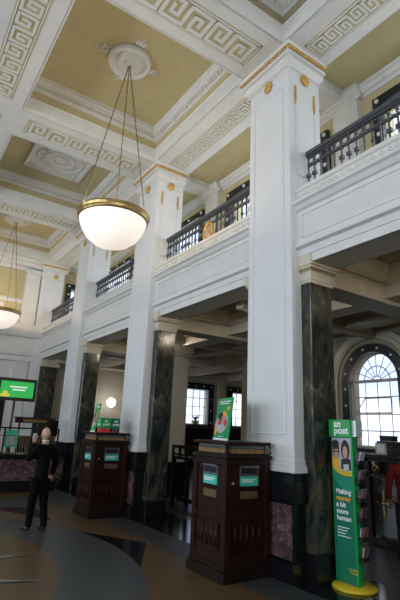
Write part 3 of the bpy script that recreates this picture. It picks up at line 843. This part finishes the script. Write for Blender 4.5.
# ------------------------------------------------------------------ writing kiosks
def kiosk(label):
    """corner nearest the camera at the origin; body runs to -x and +y"""
    t = thing('writing_kiosk', label, 'kiosk', (0, 0, 0), 'dark wooden writing kiosks')
    t['local'] = 1
    w, d, h = .76, .76, 1.62
    m = MB(); m.box(-w+.03, -.03, .03, d-.03, .12, 1.40)
    body = m.build('body', [WOODR], t, .004)
    m = MB(); m.box(-w-.03, .03, -.03, d+.03, 0, .12); m.box(-w-.005, .005, -.005, d+.005, .12, .18); m.build('plinth', [WOODD], t, .008)
    # corner stiles, rails, raised panels on the four sides
    m = MB()
    for x in (-w, -.09):
        for y in (0, d-.09): m.box(x, x+.09, y, y+.09, .18, 1.42)
    for z0, z1 in ((.18, .28), (.68, .74), (1.34, 1.42)):
        m.box(-w+.01, -.01, .01, d-.01, z0, z1)
    m.build('frame', [WOODR], t, .006)
    m = MB()
    for z0, z1 in ((.33, .64),):
        m.box(-w+.15, -.15, .012, .04, z0, z1); m.box(-.04, -.012, .15, d-.15, z0, z1)
        for k in range(5):
            u = .17+k*.10; m.tube([(-w+u, .012, z0+.03), (-w+u, .012, z1-.03)], .016, 6); m.tube([(-.012, u, z0+.03), (-.012, u, z1-.03)], .016, 6)
    m.build('reeded_panel', [WOODR], t)
    m = MB(); m.box(-w-.02, .02, -.02, d+.02, 1.42, 1.46); m.build('cornice', [WOODD], t, .006)
    m = MB(); m.box(-w+.05, -.05, .05, d-.05, 1.46, 1.60)
    m.box(-w+.02, -.02, .02, d-.02, 1.46, 1.478)
    m.build('upper_box', [WOODD], t)
    m = MB(); m.box(-w-.01, .01, -.01, d+.01, 1.595, 1.635); m.build('top', [WOODR], t, .008)
    for f in (0, 1):
        def B(m, u0, u1, dd, z0, z1, mi=0):
            if f == 0: m.box(-w+u0, -w+u1, .05-dd, .06, z0, z1, mi)
            else: m.box(-.06, -.05+dd, u0, u1, z0, z1, mi)
        g = MB(); B(g, .08, .68, .012, 1.545, 1.592); g.build('glazed_strip', [plain('smoked_strip', (.10, .11, .10), .2) if 'smoked_strip' not in bpy.data.materials else bpy.data.materials['smoked_strip']], t)
        g = MB(); B(g, .08, .68, .018, 1.485, 1.54); g.build('pale_wood_strip', [WOODY], t)
        # letter slot with its label
        def C(m, u0, u1, dd, z0, z1, mi=0):
            if f == 0: m.box(-w+u0, -w+u1, .03-dd, .04, z0, z1, mi)
            else: m.box(-.04, -.03+dd, u0, u1, z0, z1, mi)
        s = MB(); C(s, .24, .56, .015, 1.20, 1.33); C(s, .24, .56, .035, 1.315, 1.335)
        sl = s.build('letter_slot', [plain('slot_steel', (.22, .22, .23), .3, .7) if 'slot_steel' not in bpy.data.materials else bpy.data.materials['slot_steel']], t)
        s = MB(); C(s, .27, .53, .02, 1.235, 1.305); s.build('slot_mouth', [BLACK], sl)
        s = MB(); C(s, .25, .55, .02, 1.085, 1.20); s.build('teal_label', [TEAL], t)
        s = MB(); C(s, .27, .50, .023, 1.155, 1.168); C(s, .27, .46, .023, 1.13, 1.142); s.build('label_text', [PAPER], t)
        s = MB(); C(s, .26, .54, .016, .93, 1.02); C(s, .30, .50, .02, .95, 1.0); s.build('notice_plate', [plain('dull_brass_plate', (.16, .11, .05), .4, .3) if 'dull_brass_plate' not in bpy.data.materials else bpy.data.materials['dull_brass_plate']], t)
    k = MB(); k.ball((.008, .11, 1.12), .022, 8); k.build('knob', [BRASS], t)
    for y in (.03, d-.03):
        k = MB(); k.tube([(.0, y, 1.47), (.035, y, 1.50), (.035, y, 1.57), (.0, y, 1.60)], .012, 6); k.build('bracket', [WOODD], t)
    return t
k1 = kiosk('nearest dark reddish writing kiosk, in front of the tallest white pilaster'); k1.location = (-4.87, 3.76, 0)
k2 = copy_tree(k1); k2.location = (-9.20, 3.72, 0); k2['label'] = 'farther dark writing kiosk carrying the green leaflet boxes'

# green poster cards on the kiosks
def poster_card(name, label, base, along, lean, width, height, group=None):
    """card rises from its bottom edge; base = near bottom corner, along = unit vector of the bottom edge"""
    a = Vector(along).normalized(); n = Vector((a.y, -a.x, 0)); 
    if n.y > 0: n = -n
    up = (Vector((0, 0, 1))-n*lean).normalized(); nn = a.cross(up).normalized()
    if nn.y > 0: nn = -nn
    t = thing(name, label, 'sign', tuple(base), group)
    B = Vector(base)
    def P(u, v, d=0): return tuple(B+a*u*width+up*v*height+nn*d)
    def slab(m, pts, d0, d1, mi):
        k = len(pts); v = [P(u, w, d0) for u, w in pts]+[P(u, w, d1) for u, w in pts]
        m.add(v, [tuple(range(k)), tuple(range(k, 2*k))]+[(i, (i+1) % k, k+(i+1) % k, k+i) for i in range(k)], mi)
    m = MB(); slab(m, [(0, 0), (1, 0), (1, 1), (0, 1)], -.012, 0, 0); m.build('card', [GREEN], t)
    m = MB(); slab(m, [(0, 0), (1, 0), (1, .045), (0, .045)], 0, .004, 0); m.build('white_strip', [PAPER], t)
    m = MB()
    def ell(cx, cy, rx, ry, mi, d): slab(m, [(cx+rx*math.cos(2*PI*k/20), cy+ry*math.sin(2*PI*k/20)) for k in range(20)], 0, d, mi)
    slab(m, [(.98, .12), (.99, .42), (.8, .46), (.72, .30), (.82, .14)], 0, .003, 1)
    ell(.52, .42, .38, .26, 0, .005); ell(.62, .56, .2, .1, 2, .007); ell(.45, .5, .13, .07, 3, .008); ell(.66, .42, .14, .06, 4, .009); ell(.40, .62, .12, .07, 1, .008); ell(.28, .40, .1, .08, 4, .009); ell(.2, .74, .09, .05, 1, .006)
    m.build('printed_picture', [GREYP, ORANGE, HAIRD, SKIN, REDP], t)
    m = MB(); slab(m, [(.12, .90), (.86, .90), (.86, .925), (.12, .925)], 0, .005, 0); slab(m, [(.2, .85), (.78, .85), (.78, .872), (.2, .872)], 0, .005, 0)
    slab(m, [(.3, .08), (.7, .08), (.7, .095), (.3, .095)], 0, .005, 0)
    m.build('printed_text', [PAPER], t)
    # strut behind
    m = MB(); q = P(.5, 0, -.15); m.tube([P(.5, .55, -.015), (q[0], q[1], base[2]+.008)], .008, 6); m.build('strut', [WOODD], t)
AL = Vector((-1.0369, .3216, 0)).normalized()
poster_card('poster_card', 'green poster card leaning on top of the nearest kiosk', (-5.14, 3.98, 1.637), AL, .13, .62, .60)
poster_card('poster_card', 'green poster card leaning on the far kiosk, left of leaflet boxes', (-9.50, 3.80, 1.637), (-1, .06, 0), .16, .28, .60)
# leaflet boxes on kiosk 2
def leaflet_box(x0, x1, y0, y1, label, mat, red):
    t = thing('leaflet_box', label, 'box', ((x0+x1)/2, (y0+y1)/2, 1.637))
    m = MB(); m.box(x0, x1, y0, y1, 1.72, 1.93); m.build('box_body', [mat], t, .004)
    m = MB(); m.box(x0+.01, x1-.01, y0+.01, y1-.01, 1.637, 1.72); m.build('box_foot', [red], t)
    text_mesh('an\npost', .085, PAPER, 'lettering', t, (x1+.003, (y0+y1)/2, 1.845), basis((0, 1, 0), (1, 0, 0)), .002, 'CENTER', 1, .001, .8)
    text_mesh('an\npost', .085, PAPER, 'lettering', t, ((x0+x1)/2, y0-.003, 1.845), basis((1, 0, 0), (0, -1, 0)), .002, 'CENTER', 1, .001, .8)
leaflet_box(-9.50, -9.28, 3.84, 4.07, 'bright green lettered leaflet box with red foot on far kiosk', GREENL, REDP)
leaflet_box(-9.48, -9.28, 4.09, 4.27, 'darker green lettered leaflet box at the right on far kiosk', GREEND, MPINK)

# ------------------------------------------------------------------ green sign stand
def sign_stand():
    t = thing('sign_stand', 'tall green leaflet stand on a yellow disc beside the marble pier', 'sign stand', (-4.05, 5.14, 0))
    yf, yb, x0, x1 = 5.08, 5.21, -4.27, -3.96
    m = MB(); m.lathe([(0, 0), (.265, 0), (.27, .015), (.255, .035), (0, .04)], (-4.05, 5.14, 0), 40); m.build('yellow_base', [YELLOW], t)
    m = MB(); m.box(x0, x1, yf, yb, .04, 1.75); m.build('post', [GREEND], t, .004)
    m = MB(); m.box(x1, x1+.02, yf-.004, yb-.05, .04, 1.75); m.box(x0-.004, x0+.004, yf-.004, yb, .04, 1.75)
    m.build('bright_edge', [GREENL], t)
    m = MB(); m.box(x0-.03, x1+.01, yf-.02, yb+.03, 1.75, 1.975); hd = m.build('header', [GREENL], t, .004)
    m = MB(); m.box(x1+.01, x1+.07, yf+.02, yb+.02, 1.76, 1.965); m.build('header_side', [CLEAR], t)
    R = basis((1, 0, 0), (0, -1, 0))
    text_mesh('an\npost', .128, PAPER, 'lettering', hd, (x0+.06, yf-.023, 1.88), R, .0045, 'LEFT', 1.0, .001, .68)
    # photograph
    def slab(m, pts, d, mi):
        k = len(pts); W_, z0, z1 = x1-x0, 1.27, 1.74
        f = lambda u, v, y: (x0+u*W_, y, z0+v*(z1-z0))
        v = [f(u, w, yf-.0) for u, w in pts]+[f(u, w, yf-d) for u, w in pts]
        m.add(v, [tuple(range(k)), tuple(range(k, 2*k))]+[(i, (i+1) % k, k+(i+1) % k, k+i) for i in range(k)], mi)
    m = MB()
    def ell(cx, cy, rx, ry, mi, d, a0=0, a1=2*PI): slab(m, [(cx+rx*math.cos(a0+(a1-a0)*k/20), cy+ry*math.sin(a0+(a1-a0)*k/20)) for k in range(20)], d, mi)
    slab(m, [(0.02, .22), (.3, .10), (.65, .02), (.98, 0), (.98, 1), (.02, 1)], .003, 0)
    slab(m, [(0.02, .34), (.3, .20), (.6, .13), (.98, .13), (.98, .02), (.6, .0), (.3, .06), (.02, .18)], .005, 1)
    ell(.22, .66, .17, .24, 2, .006); ell(.22, .60, .13, .17, 3, .007); ell(.2, .82, .19, .13, 2, .008); slab(m, [(.02, .22), (.40, .20), (.36, .46), (.02, .5)], .006, 4)
    ell(.70, .68, .22, .27, 2, .006); ell(.69, .62, .12, .17, 3, .007); slab(m, [(.46, .18), (.96, .16), (.94, .46), (.48, .44)], .0062, 2)
    slab(m, [(.60, .16), (.86, .18), (.84, .32), (.58, .30)], .009, 5)
    slab(m, [(.08, .615), (.36, .615), (.36, .645), (.08, .645)], .009, 2)
    m.build('printed_photograph', [GREYP, YELLOW, HAIRD, SKIN, ORANGE, CLEAR], t)
    m = MB(); slab(m, [(0.02, .18), (.3, .04), (.6, -.04), (.98, -.06), (.98, -.40), (.5, -.32), (.2, -.20), (.02, -.02)], .004, 0); m.build('printed_swoosh', [plain('mid_green_print', (.01, .26, .16), .4)], t)
    sz = .082
    for i, (w_, mt) in enumerate((('Making', PAPER), ('money', ORANGE), ('a bit', PAPER), ('more', PAPER), ('human', PAPER))):
        text_mesh(w_, sz, mt, 'lettering', t, (x0+.045, yf-.006, 1.055-i*.078), R, .0025, 'LEFT', 1, .001)
    m = MB()
    for i, w_ in enumerate((.18, .15, .12, .20)): m.box(x0+.045, x0+.045+w_, yf-.005, yf, .655-i*.034, .665-i*.034)
    m.build('small_print', [PAPER], t)
    text_mesh('an post\nmoney', .045, YELLOW, 'lettering', t, (x0+.27, yf-.005, .20), R, .0006, 'CENTER', 1, .0005, .8)
    # pockets with leaflets on the right-hand side
    cols = [MPINK, GREYP, MPINK, plain('brown_leaflet', (.20, .09, .06), .5), MPINK, plain('mauve_leaflet', (.22, .14, .16), .5)]
    for k in range(6):
        z = .32+k*.22
        m = MB(); m.box(x1+.02, x1+.09, yf+.02, yb, z, z+.05)
        p = m.build('leaflet_pocket', [BLACK], t)
        for j in range(3):
            l = MB(); xx = x1+.03+j*.018
            l.frustum((xx, xx+.012, yf+.03, yb-.01), (xx+.03+j*.006, xx+.042+j*.006, yf+.03, yb-.01), z+.01, z+.155+.008*(j-1))
            l.build('leaflets', [cols[(k+j) % 6] if j else cols[k]], p)
sign_stand()

# ------------------------------------------------------------------ counters and furniture
def aisle_desk():
    t = thing('long_counter', 'long dark open-framed counter in front of the arched window', 'counter', (-3.0, 7.6, 0))
    x0, x1, y0, y1 = -5.5, .5, 7.4, 8.0
    m = MB(); m.box(x0, x1, y0, y1, 0, .12); m.build('plinth', [WOODD], t, .006)
    m = MB(); m.box(x0-.04, x1, y0-.05, y1+.05, 1.42, 1.48); m.box(x0, x1, y1-.1, y1, 1.48, 1.66); m.box(x0-.03, x1, y1-.16, y1+.04, 1.66, 1.71); m.build('top', [WOODD], t, .004)
    m = MB(); m.box(x0, x1, y0, y0+.04, 1.36, 1.42); m.box(x0, x1, y0, y0+.04, 1.10, 1.14); m.box(x0, x1, y0+.3, y0+.34, 1.14, 1.36)
    m.build('apron', [WOODD], t)
    for k in range(9):
        m = MB(); x = x0+.2+k*.34
        m.tube([(x+.07*math.cos(a)*(1-a/9), y0+.01, 1.24+.07*math.sin(a)*(1-a/9)) for a in [q*.6 for q in range(12)]], .010, 5); m.build('scroll_bracket', [BRASS], t)
    for x in (x0, x0+2.0, x0+4.0, x1-.1):
        m = MB(); m.box(x, x+.09, y0, y0+.09, .12, 1.42); m.build('post', [WOODD], t)
    m = MB(); m.box(x0+.08, x1, y0+.25, y0+.30, .12, 1.10, 0)
    m.box(x0+.1, x1, y0+.235, y0+.25, .66, .80, 1); m.box(x0+.1, x1, y0+.235, y0+.25, .95, 1.05, 1)
    m.build('front_panel', [plain('grey_panel_stone', (.22, .23, .24), .25, var=.15, scale=6), FTAN], t)
    m = MB(); m.box(-5.32, -5.28, y0+.21, y0+.24, .45, .86); m.box(-5.44, -5.16, y0+.21, y0+.24, .64, .67); m.ball((-5.30, y0+.22, .655), .04, 8); m.build('brass_emblem', [BRASS], t)
aisle_desk()
t = thing('picture_frame', 'small pale framed card standing on the long counter', 'sign', (-5.2, 7.6, 1.48))
m = MB(); m.box(-5.32, -5.10, 7.50, 7.52, 1.48, 1.68); m.build('frame', [CREAM], t)
m = MB(); m.box(-5.29, -5.13, 7.495, 7.50, 1.51, 1.65); m.build('card', [PAPER], t)
# stacked trays on the counter top
for i, (x, w_, lab) in enumerate(((-5.30, .25, 'dark box on the counter shelf, left of the window foot'), (-4.55, .45, 'dark box on the counter shelf at the right edge of the photo'))):
    m = MB(); m.box(x-w_/2, x+w_/2, 7.80, 7.98, 1.712, 1.79); m.box(x-w_/2-.01, x+w_/2+.01, 7.79, 7.99, 1.79, 1.81)
    tag(m.build('storage_box', [WOODD]), lab, 'box')

def writing_table():
    t = thing('writing_table', 'dark open wooden writing table behind the nearest kiosk', 'table', (-8.9, 6.4, 0))
    x0, x1, y0, y1 = -10.1, -7.6, 6.1, 6.6
    m = MB(); m.box(x0, x1, y0, y1, 1.08, 1.14); m.build('table_top', [WOODD], t)
    m = MB(); m.box(x0, x1, y0, y0+.05, 1.33, 1.40); m.box(x0, x1, y0, y0+.05, 1.17, 1.21)
    for k in range(9): x = x0+k*(x1-x0-.06)/8; m.box(x, x+.06, y0, y0+.05, 1.14, 1.36)
    m.build('gallery_rail', [WOODD], t)
    for x in (x0, (x0+x1)/2, x1-.09):
        for y in (y0, y1-.09):
            m = MB(); m.box(x, x+.09, y, y+.09, 0, 1.08); m.build('leg', [WOODD], t)
    m = MB(); m.box(x0, x1, y0+.2, y0+.26, .12, .2); m.build('stretcher', [WOODD], t)
writing_table()

def teller_counter():
    x0, x1, y0, y1 = -14.0, -13.25, -1.5, 4.30
    t = thing('teller_counter', 'pink marble fronted counter at the far left with brass grille', 'counter', ((x0+x1)/2, 1.4, 0))
    m = MB(); m.box(x0, x1, y0, y1, 0, .28); m.build('plinth', [MBLACK], t)
    m = MB(); m.box(x0+.03, x1-.03, y0, y1-.02, .28, .84)
    m.build('marble_front', [MPINK], t)
    m = MB(); m.box(x0-.05, x1+.06, y0, y1+.03, .84, .95); m.build('counter_top', [MBLACK], t, .01)
    m = MB()
    for k in range(9): y = y1-.05-k*.72; m.box(x1-.06, x1-.02, y-.02, y+.02, .95, 1.62)
    m.box(x1-.055, x1-.025, y0, y1-.03, 1.60, 1.64)
    m.build('grille_frame', [WOODD], t)
    m = MB()
    for k in range(80):
        y = y1-.05-k*.072
        if y > y0: m.tube([(x1-.04, y, .95), (x1-.04, y, 1.42)], .006, 4)
    m.box(x1-.05, x1-.03, y0, y1-.05, 1.41, 1.43)
    m.build('brass_bars', [ROPE], t)
teller_counter()
# things on the teller counter
def monitor(y, label):
    t = thing('computer_monitor', label, 'monitor', (-13.7, y, .95))
    m = MB(); m.box(-13.74, -13.70, y-.24, y+.24, 1.10, 1.42); m.build('screen_case', [BLACK], t)
    m = MB(); m.box(-13.75, -13.69, y-.03, y+.03, .96, 1.12); m.box(-13.8, -13.62, y-.1, y+.1, .95, .965); m.build('stand', [BLACK], t)
monitor(2.5, 'black monitor on the teller counter, leftmost')
monitor(3.55, 'black monitor on the teller counter behind the man')
t = thing('notice_card', 'small green and white notice card on the teller counter', 'sign', (-13.45, 3.02, .95))
m = MB(); m.box(-13.47, -13.45, 2.85, 3.20, 1.12, 1.56); m.build('card', [TEAL], t)
m = MB(); m.box(-13.45, -13.445, 2.93, 3.12, 1.18, 1.42); m.build('printed_picture', [GREYP], t)
m = MB(); m.box(-13.5, -13.42, 2.9, 3.15, .95, .97); m.box(-13.475, -13.455, 3.0, 3.05, .96, 1.13); m.build('stand', [BLACK], t)
t = thing('desk_telephone', 'pale handset telephone lying on the teller counter', 'telephone', (-13.42, 2.85, .95))
m = MB(); m.box(-13.52, -13.34, 2.62, 2.82, .95, 1.0); m.build('telephone_base', [BLACK], t, .01)
m = MB(); m.tube([(-13.42, 2.62, 1.05), (-13.42, 2.68, 1.08), (-13.42, 2.78, 1.06), (-13.42, 2.84, 1.03)], .022, 8); m.build('handset', [PAPER], t)
# overhead wooden sign board on its stand
t = thing('wooden_sign_board', 'dark wooden board raised on posts over the teller counter', 'sign', (-13.5, 3.6, .95))
m = MB(); m.box(-13.62, -13.50, 3.10, 4.16, 1.76, 1.90); m.box(-13.64, -13.48, 3.07, 4.19, 1.88, 1.92); m.build('board', [WOODR], t)
m = MB(); m.box(-13.50, -13.495, 3.3, 3.95, 1.79, 1.86); m.build('gilt_lettering_strip', [ROPE], t)
for y in (3.2, 4.05):
    m = MB(); m.box(-13.59, -13.55, y, y+.04, .95, 1.76); m.build('post', [WOODD], t)
# television on pole
t = thing('television', 'flat television with green picture on a pole over the teller counter', 'television', (-13.75, 2.98, .95))
m = MB(); m.box(-13.62, -13.56, 2.50, 3.55, 2.34, 2.96); m.build('case', [BLACK], t, .01)
m = MB(); m.box(-13.56, -13.555, 2.58, 3.47, 2.43, 2.87); sc = m.build('screen', [SCREEN], t)
m = MB(); m.box(-13.555, -13.552, 2.60, 2.84, 2.44, 2.52); m.ball((-13.555, 2.72, 2.54), .07, 10, 0, (.05, 1, 1)); m.build('screen_badge', [SCRY], sc)
m = MB(); m.box(-13.554, -13.552, 2.82, 3.30, 2.70, 2.74); m.box(-13.554, -13.552, 2.90, 3.24, 2.62, 2.66); m.build('screen_text', [SCRW], sc)
m = MB(); m.tube([(-13.68, 3.02, .95), (-13.68, 3.02, 2.6)], .03, 10); m.box(-13.68, -13.62, 2.92, 3.12, 2.5, 2.75); m.box(-13.78, -13.58, 2.9, 3.14, .95, .97); m.build('pole', [BLACK], t)

# potted plant silhouettes on the far windowsill
t = thing('potted_plant', 'small plant pot on the far aisle windowsill', 'plant', (XE+.2, 12.35, 1.97))
m = MB(); m.lathe([(.11, 0), (.15, .22), (.14, .22), (0, .2)], (XE+.13, 12.35, 2.0), 12); m.build('pot', [WOODY], t)
m = MB()
for k in range(14):
    a = k*2.4; m.tube([(XE+.13, 12.35, 2.2), (XE+.13+.07*math.cos(a), 12.35+.12*math.sin(a), 2.36), (XE+.13+.10*math.cos(a), 12.35+.2*math.sin(a), 2.40+.05*math.sin(k))], [.012, .02, .006], 5)
m.build('leaves', [plain('leaf_green', (.02, .05, .02), .6)], t)

# ------------------------------------------------------------------ people
def skin(name, pts, edges, mat, parent, sub=2, root=0):
    me = bpy.data.meshes.new(name); me.from_pydata([p[:3] for p in pts], edges, [])
    me.materials.append(mat)
    o = bpy.data.objects.new(name, me); COL.objects.link(o)
    if parent: o.parent = parent
    md = o.modifiers.new('skin', 'SKIN'); md.use_smooth_shade = True
    if not me.skin_vertices: me.skin_vertices.new() if hasattr(me.skin_vertices, 'new') else None
    for i, p in enumerate(pts):
        r = p[3]; r = r if isinstance(r, tuple) else (r, r)
        me.skin_vertices[0].data[i].radius = r
        me.skin_vertices[0].data[i].use_root = (i == root)
    s = o.modifiers.new('sub', 'SUBSURF'); s.levels = sub; s.render_levels = sub
    return o
def chain(n0, k): return [(n0+i, n0+i+1) for i in range(k-1)]
def hand(name, wrist, direction, palm_n, mat, parent, side=1, curl=.5, s=1.0):
    d = Vector(direction).normalized(); n = Vector(palm_n).normalized(); n = (n-d*n.dot(d)).normalized(); w = d.cross(n)*side
    Wp = Vector(wrist); pts = []; ed = []
    c = Wp+d*.045*s
    pts.append((*Wp, .024*s)); pts.append((*c, (.034*s, .018*s))); ed.append((0, 1))
    for i, (off, L) in enumerate(((-.030, .062), (-.010, .074), (.010, .070), (.028, .056))):
        b = c+d*.035*s+w*off*s; k = len(pts); pts.append((*b, .0105*s)); ed.append((1, k)); p = b; ang = 0
        for j in range(3):
            ang += curl*(.5+.25*j); seg = L*s*(.45, .32, .26)[j]
            p = p+(d*math.cos(ang)+n*math.sin(ang))*seg
            pts.append((*p, (.0095-.001*j)*s)); ed.append((k+j, k+j+1))
    k = len(pts); b = Wp+d*.025*s-w*.03*s; pts.append((*b, .013*s)); ed.append((0, k))
    b2 = b+(d*.6-w*.6+n*.4)*.04*s; pts.append((*b2, .011*s)); ed.append((k, k+1))
    b3 = b2+(d*.9+n*.5)*.032*s; pts.append((*b3, .0095*s)); ed.append((k+1, k+2))
    return skin(name, pts, ed, mat, parent, 1)
def head_mesh(c, face, r, mat, parent, hair=None, hair_mat=None):
    """c = centre of the head, face = horizontal direction the face looks in"""
    f = Vector(face).normalized(); side = Vector((-f.y, f.x, 0)); up = Vector((0, 0, 1)); c = Vector(c)
    m = MB(); seg, R = 24, 16; v = []; fs = []
    for i in range(R+1):
        t = PI*i/R; z = math.cos(t)
        for k in range(seg):
            a = 2*PI*k/seg; x = math.sin(t)*math.cos(a); y = math.sin(t)*math.sin(a)
            X = x*(1.0 if x < 0 else .94)*r*.98; Y = y*r*.76; Z = z*r*1.22
            if z < -.2:
                q = (-z-.2)/.8; Y *= 1-.38*q; X = X*(1-.30*q)+r*.16*q
            if x > .7 and abs(y) < .28:
                if -.25 < z < .10: X += r*.17*(1-abs(y)/.28)*(1-abs(z+.14)/.24 if abs(z+.14) < .24 else 0)
                if .02 < z < .22 and abs(y) > .1: X -= r*.06
                if -.62 < z < -.42: X += r*.05
            v.append(tuple(c+f*X+side*Y+up*Z))
    for i in range(R):
        for k in range(seg): fs.append((i*seg+k, (i+1)*seg+k, (i+1)*seg+(k+1) % seg, i*seg+(k+1) % seg))
    m.add(v, fs, 0, True)
    for s in (-1, 1):
        e = c+side*s*r*.76; m.ball(tuple(e-up*r*.08), r*.24, 10, 0, (.8, .45, 1.15))
        p = c+f*r*.84+side*s*r*.28+up*r*.10; m.ball(tuple(p), r*.095, 8, 2); m.ball(tuple(p+f*r*.06), r*.05, 6, 1)
        m.ball(tuple(p+up*r*.18+f*r*.02), r*.10, 6, 1 if hair else 0, (1, 1.3, .35))
    m.ball(tuple(c+f*r*.86-up*r*.56), r*.15, 8, 3, (.7, 1.2, .35))
    o = m.build('head', [mat, HAIRD, PAPER, plain('lip', (.4, .16, .13), .5) if 'lip' not in bpy.data.materials else bpy.data.materials['lip']], parent)
    if hair:
        h = MB(); v = []; fs = []; seg, R = 24, 10
        for i in range(R+1):
            t = PI*(.62 if hair == 'short' else .86)*i/R
            for k in range(seg):
                a = 2*PI*k/seg; x = math.sin(t)*math.cos(a); y = math.sin(t)*math.sin(a); z = math.cos(t)
                g = 1.10
                if x > .35: g = 1.10-.55*max(0, .55-z) if z < .55 else 1.10
                v.append(tuple(c+f*(x*r*.98*g-r*.03)+side*y*r*.80*g+up*z*r*1.22*1.06))
        for i in range(R):
            for k in range(seg): fs.append((i*seg+k, (i+1)*seg+k, (i+1)*seg+(k+1) % seg, i*seg+(k+1) % seg))
        h.add(v, fs, 0, True); h.build('hair', [hair_mat], parent)
    return o
def person(label, loc, face, H, coat, legs_mat, coat_len, arms, hair=None, hair_mat=None, collar=True, stance=.0):
    """arms: for left and right, (elbow, wrist, hand direction, palm normal) in body axes (forward, left, up) as fractions of H"""
    t = thing('person', label, 'person', loc); t['local'] = 1
    f = Vector((*face, 0)).normalized(); l = Vector((-f.y, f.x, 0)); u = Vector((0, 0, 1))
    def P(a, b, c): return f*a*H+l*b*H+u*c*H
    def V(a, b, c, r): 
        r = tuple(q*H for q in r) if isinstance(r, tuple) else r*H
        return (*P(a, b, c), r)
    ft = (.035+stance, -.045+stance*.2)  # forward offset of left and right foot
    # body (skin) as one surface
    pts = [V(0, 0, .52, .035), V(0, 0, .60, .035), V(0, 0, .70, .05), V(0, 0, .79, .045), V(0, 0, .835, .032), V(.005, 0, .875, .030)]
    ed = chain(0, 6)
    for s, (e, w, hd, pn), fo in ((1, arms[0], ft[0]), (-1, arms[1], ft[1])):
        k = len(pts)
        pts += [V(0, s*.10, .79, .026), V(e[0], e[1], e[2], .020), V(w[0], w[1], w[2], .016)]
        ed += [(3, k), (k, k+1), (k+1, k+2)]
        k = len(pts)
        pts += [V(0, s*.045, .47, .030), V(.01+fo*.5, s*.056, .27, .028), V(fo*1.0-.015, s*.062, .045, .020), V(fo+.05, s*.068, .016, .010)]
        ed += [(0, k), (k, k+1), (k+1, k+2), (k+2, k+3)]
    skin('body', pts, ed, SKIN, t)
    # trousers
    pts = [V(0, 0, .54, (.092, .080))]; ed = []
    for s, fo in ((1, ft[0]), (-1, ft[1])):
        k = len(pts)
        pts += [V(0, s*.050, .46, .066), V(.01+fo*.5, s*.056, .27, .044), V(fo-.012, s*.062, .07, .036), V(fo-.008, s*.062, .026, .038)]
        ed += [(0, k), (k, k+1), (k+1, k+2), (k+2, k+3)]
    skin('trousers', pts, ed, legs_mat, t)
    # jacket with sleeves
    pts = [V(0, 0, .80, (.100, .062)), V(0, 0, .72, (.108, .074)), V(0, 0, .62, (.088, .066)), V(0, 0, .53, (.094, .072)), V(0, 0, coat_len, (.098, .076)), V(0, 0, .835, (.045, .042))]
    ed = [(0, 1), (1, 2), (2, 3), (3, 4), (0, 5)]
    for s, (e, w, hd, pn) in ((1, arms[0]), (-1, arms[1])):
        k = len(pts); wv = Vector(w); ev = Vector(e); q = ev.lerp(wv, 1.02)
        pts += [V(0, s*.105, .795, .046), V(*(Vector((0, s*.115, .785)).lerp(ev, .5)), .040), V(*ev, .036), V(*q, .027)]
        ed += [(0, k), (k, k+1), (k+1, k+2), (k+2, k+3)]
    skin('jacket', pts, ed, coat, t)
    for s, (e, w, hd, pn) in ((1, arms[0]), (-1, arms[1])):
        hand('hand', P(*w), P(*hd), P(*pn), SKIN, t, s, .45, H/1.72)
    if collar:
        m = MB(); c = P(.004, 0, .862); m.lathe([(.034*H, 0), (.036*H, .006*H), (.033*H, .012*H), (.030*H, .008*H), (.030*H, 0)], tuple(c), 20); m.build('shirt_collar', [PAPER], t)
    for s, fo in ((1, ft[0]), (-1, ft[1])):
        pts = [V(fo-.035, s*.064, .022, (.024, .020)), V(fo+.005, s*.066, .024, (.024, .022)), V(fo+.05, s*.070, .018, (.026, .016)), V(fo+.095, s*.074, .013, (.022, .011))]
        skin('shoe', pts, chain(0, 4), SHOE, t, 2)
    head_mesh(P(.012, 0, .932), (*face, 0), .0575*H, SKIN, t, hair, hair_mat)
    t.location = loc
    return t
ARM_UP = ((.075, .135, .665), (.125, .05, .835), (.3, -.25, .95), (-1, -.2, .2))
ARM_DN = ((-.01, -.150, .645), (.035, -.150, .52), (.15, .05, -1), (0, 1, 0))
person('bald man in dark suit standing with his back to the camera', (-8.60, 2.54, 0), (-.96, -.30), 1.69, SUIT, SUIT, .43, (ARM_UP, ARM_DN))
# eyeglass-sized device the man holds by his face
f = Vector((-.96, -.30, 0)).normalized(); l = Vector((-f.y, f.x, 0)); q = Vector((-8.60, 2.54, 0))+f*.16*1.69+l*.035*1.69+Vector((0, 0, .895*1.69))
m = MB(); m.box(q.x-.01, q.x+.01, q.y-.035, q.y+.035, q.z-.06, q.z+.07)
tag(m.build('mobile_phone', [GREYP], None, .004), 'small pale telephone held up to the bald man\'s face', 'telephone')
ARM_L = ((.0, .155, .65), (.03, .150, .52), (.1, 0, -1), (0, -1, 0)); ARM_R = ((.0, -.155, .65), (.03, -.150, .52), (.1, 0, -1), (0, 1, 0))
person('person in a red coat half cut off by the right edge', (-4.37, 6.86, 0), (-.75, .66), 1.66, REDC, DENIM, .40, (ARM_L, ARM_R), 'short', HAIRD, False)
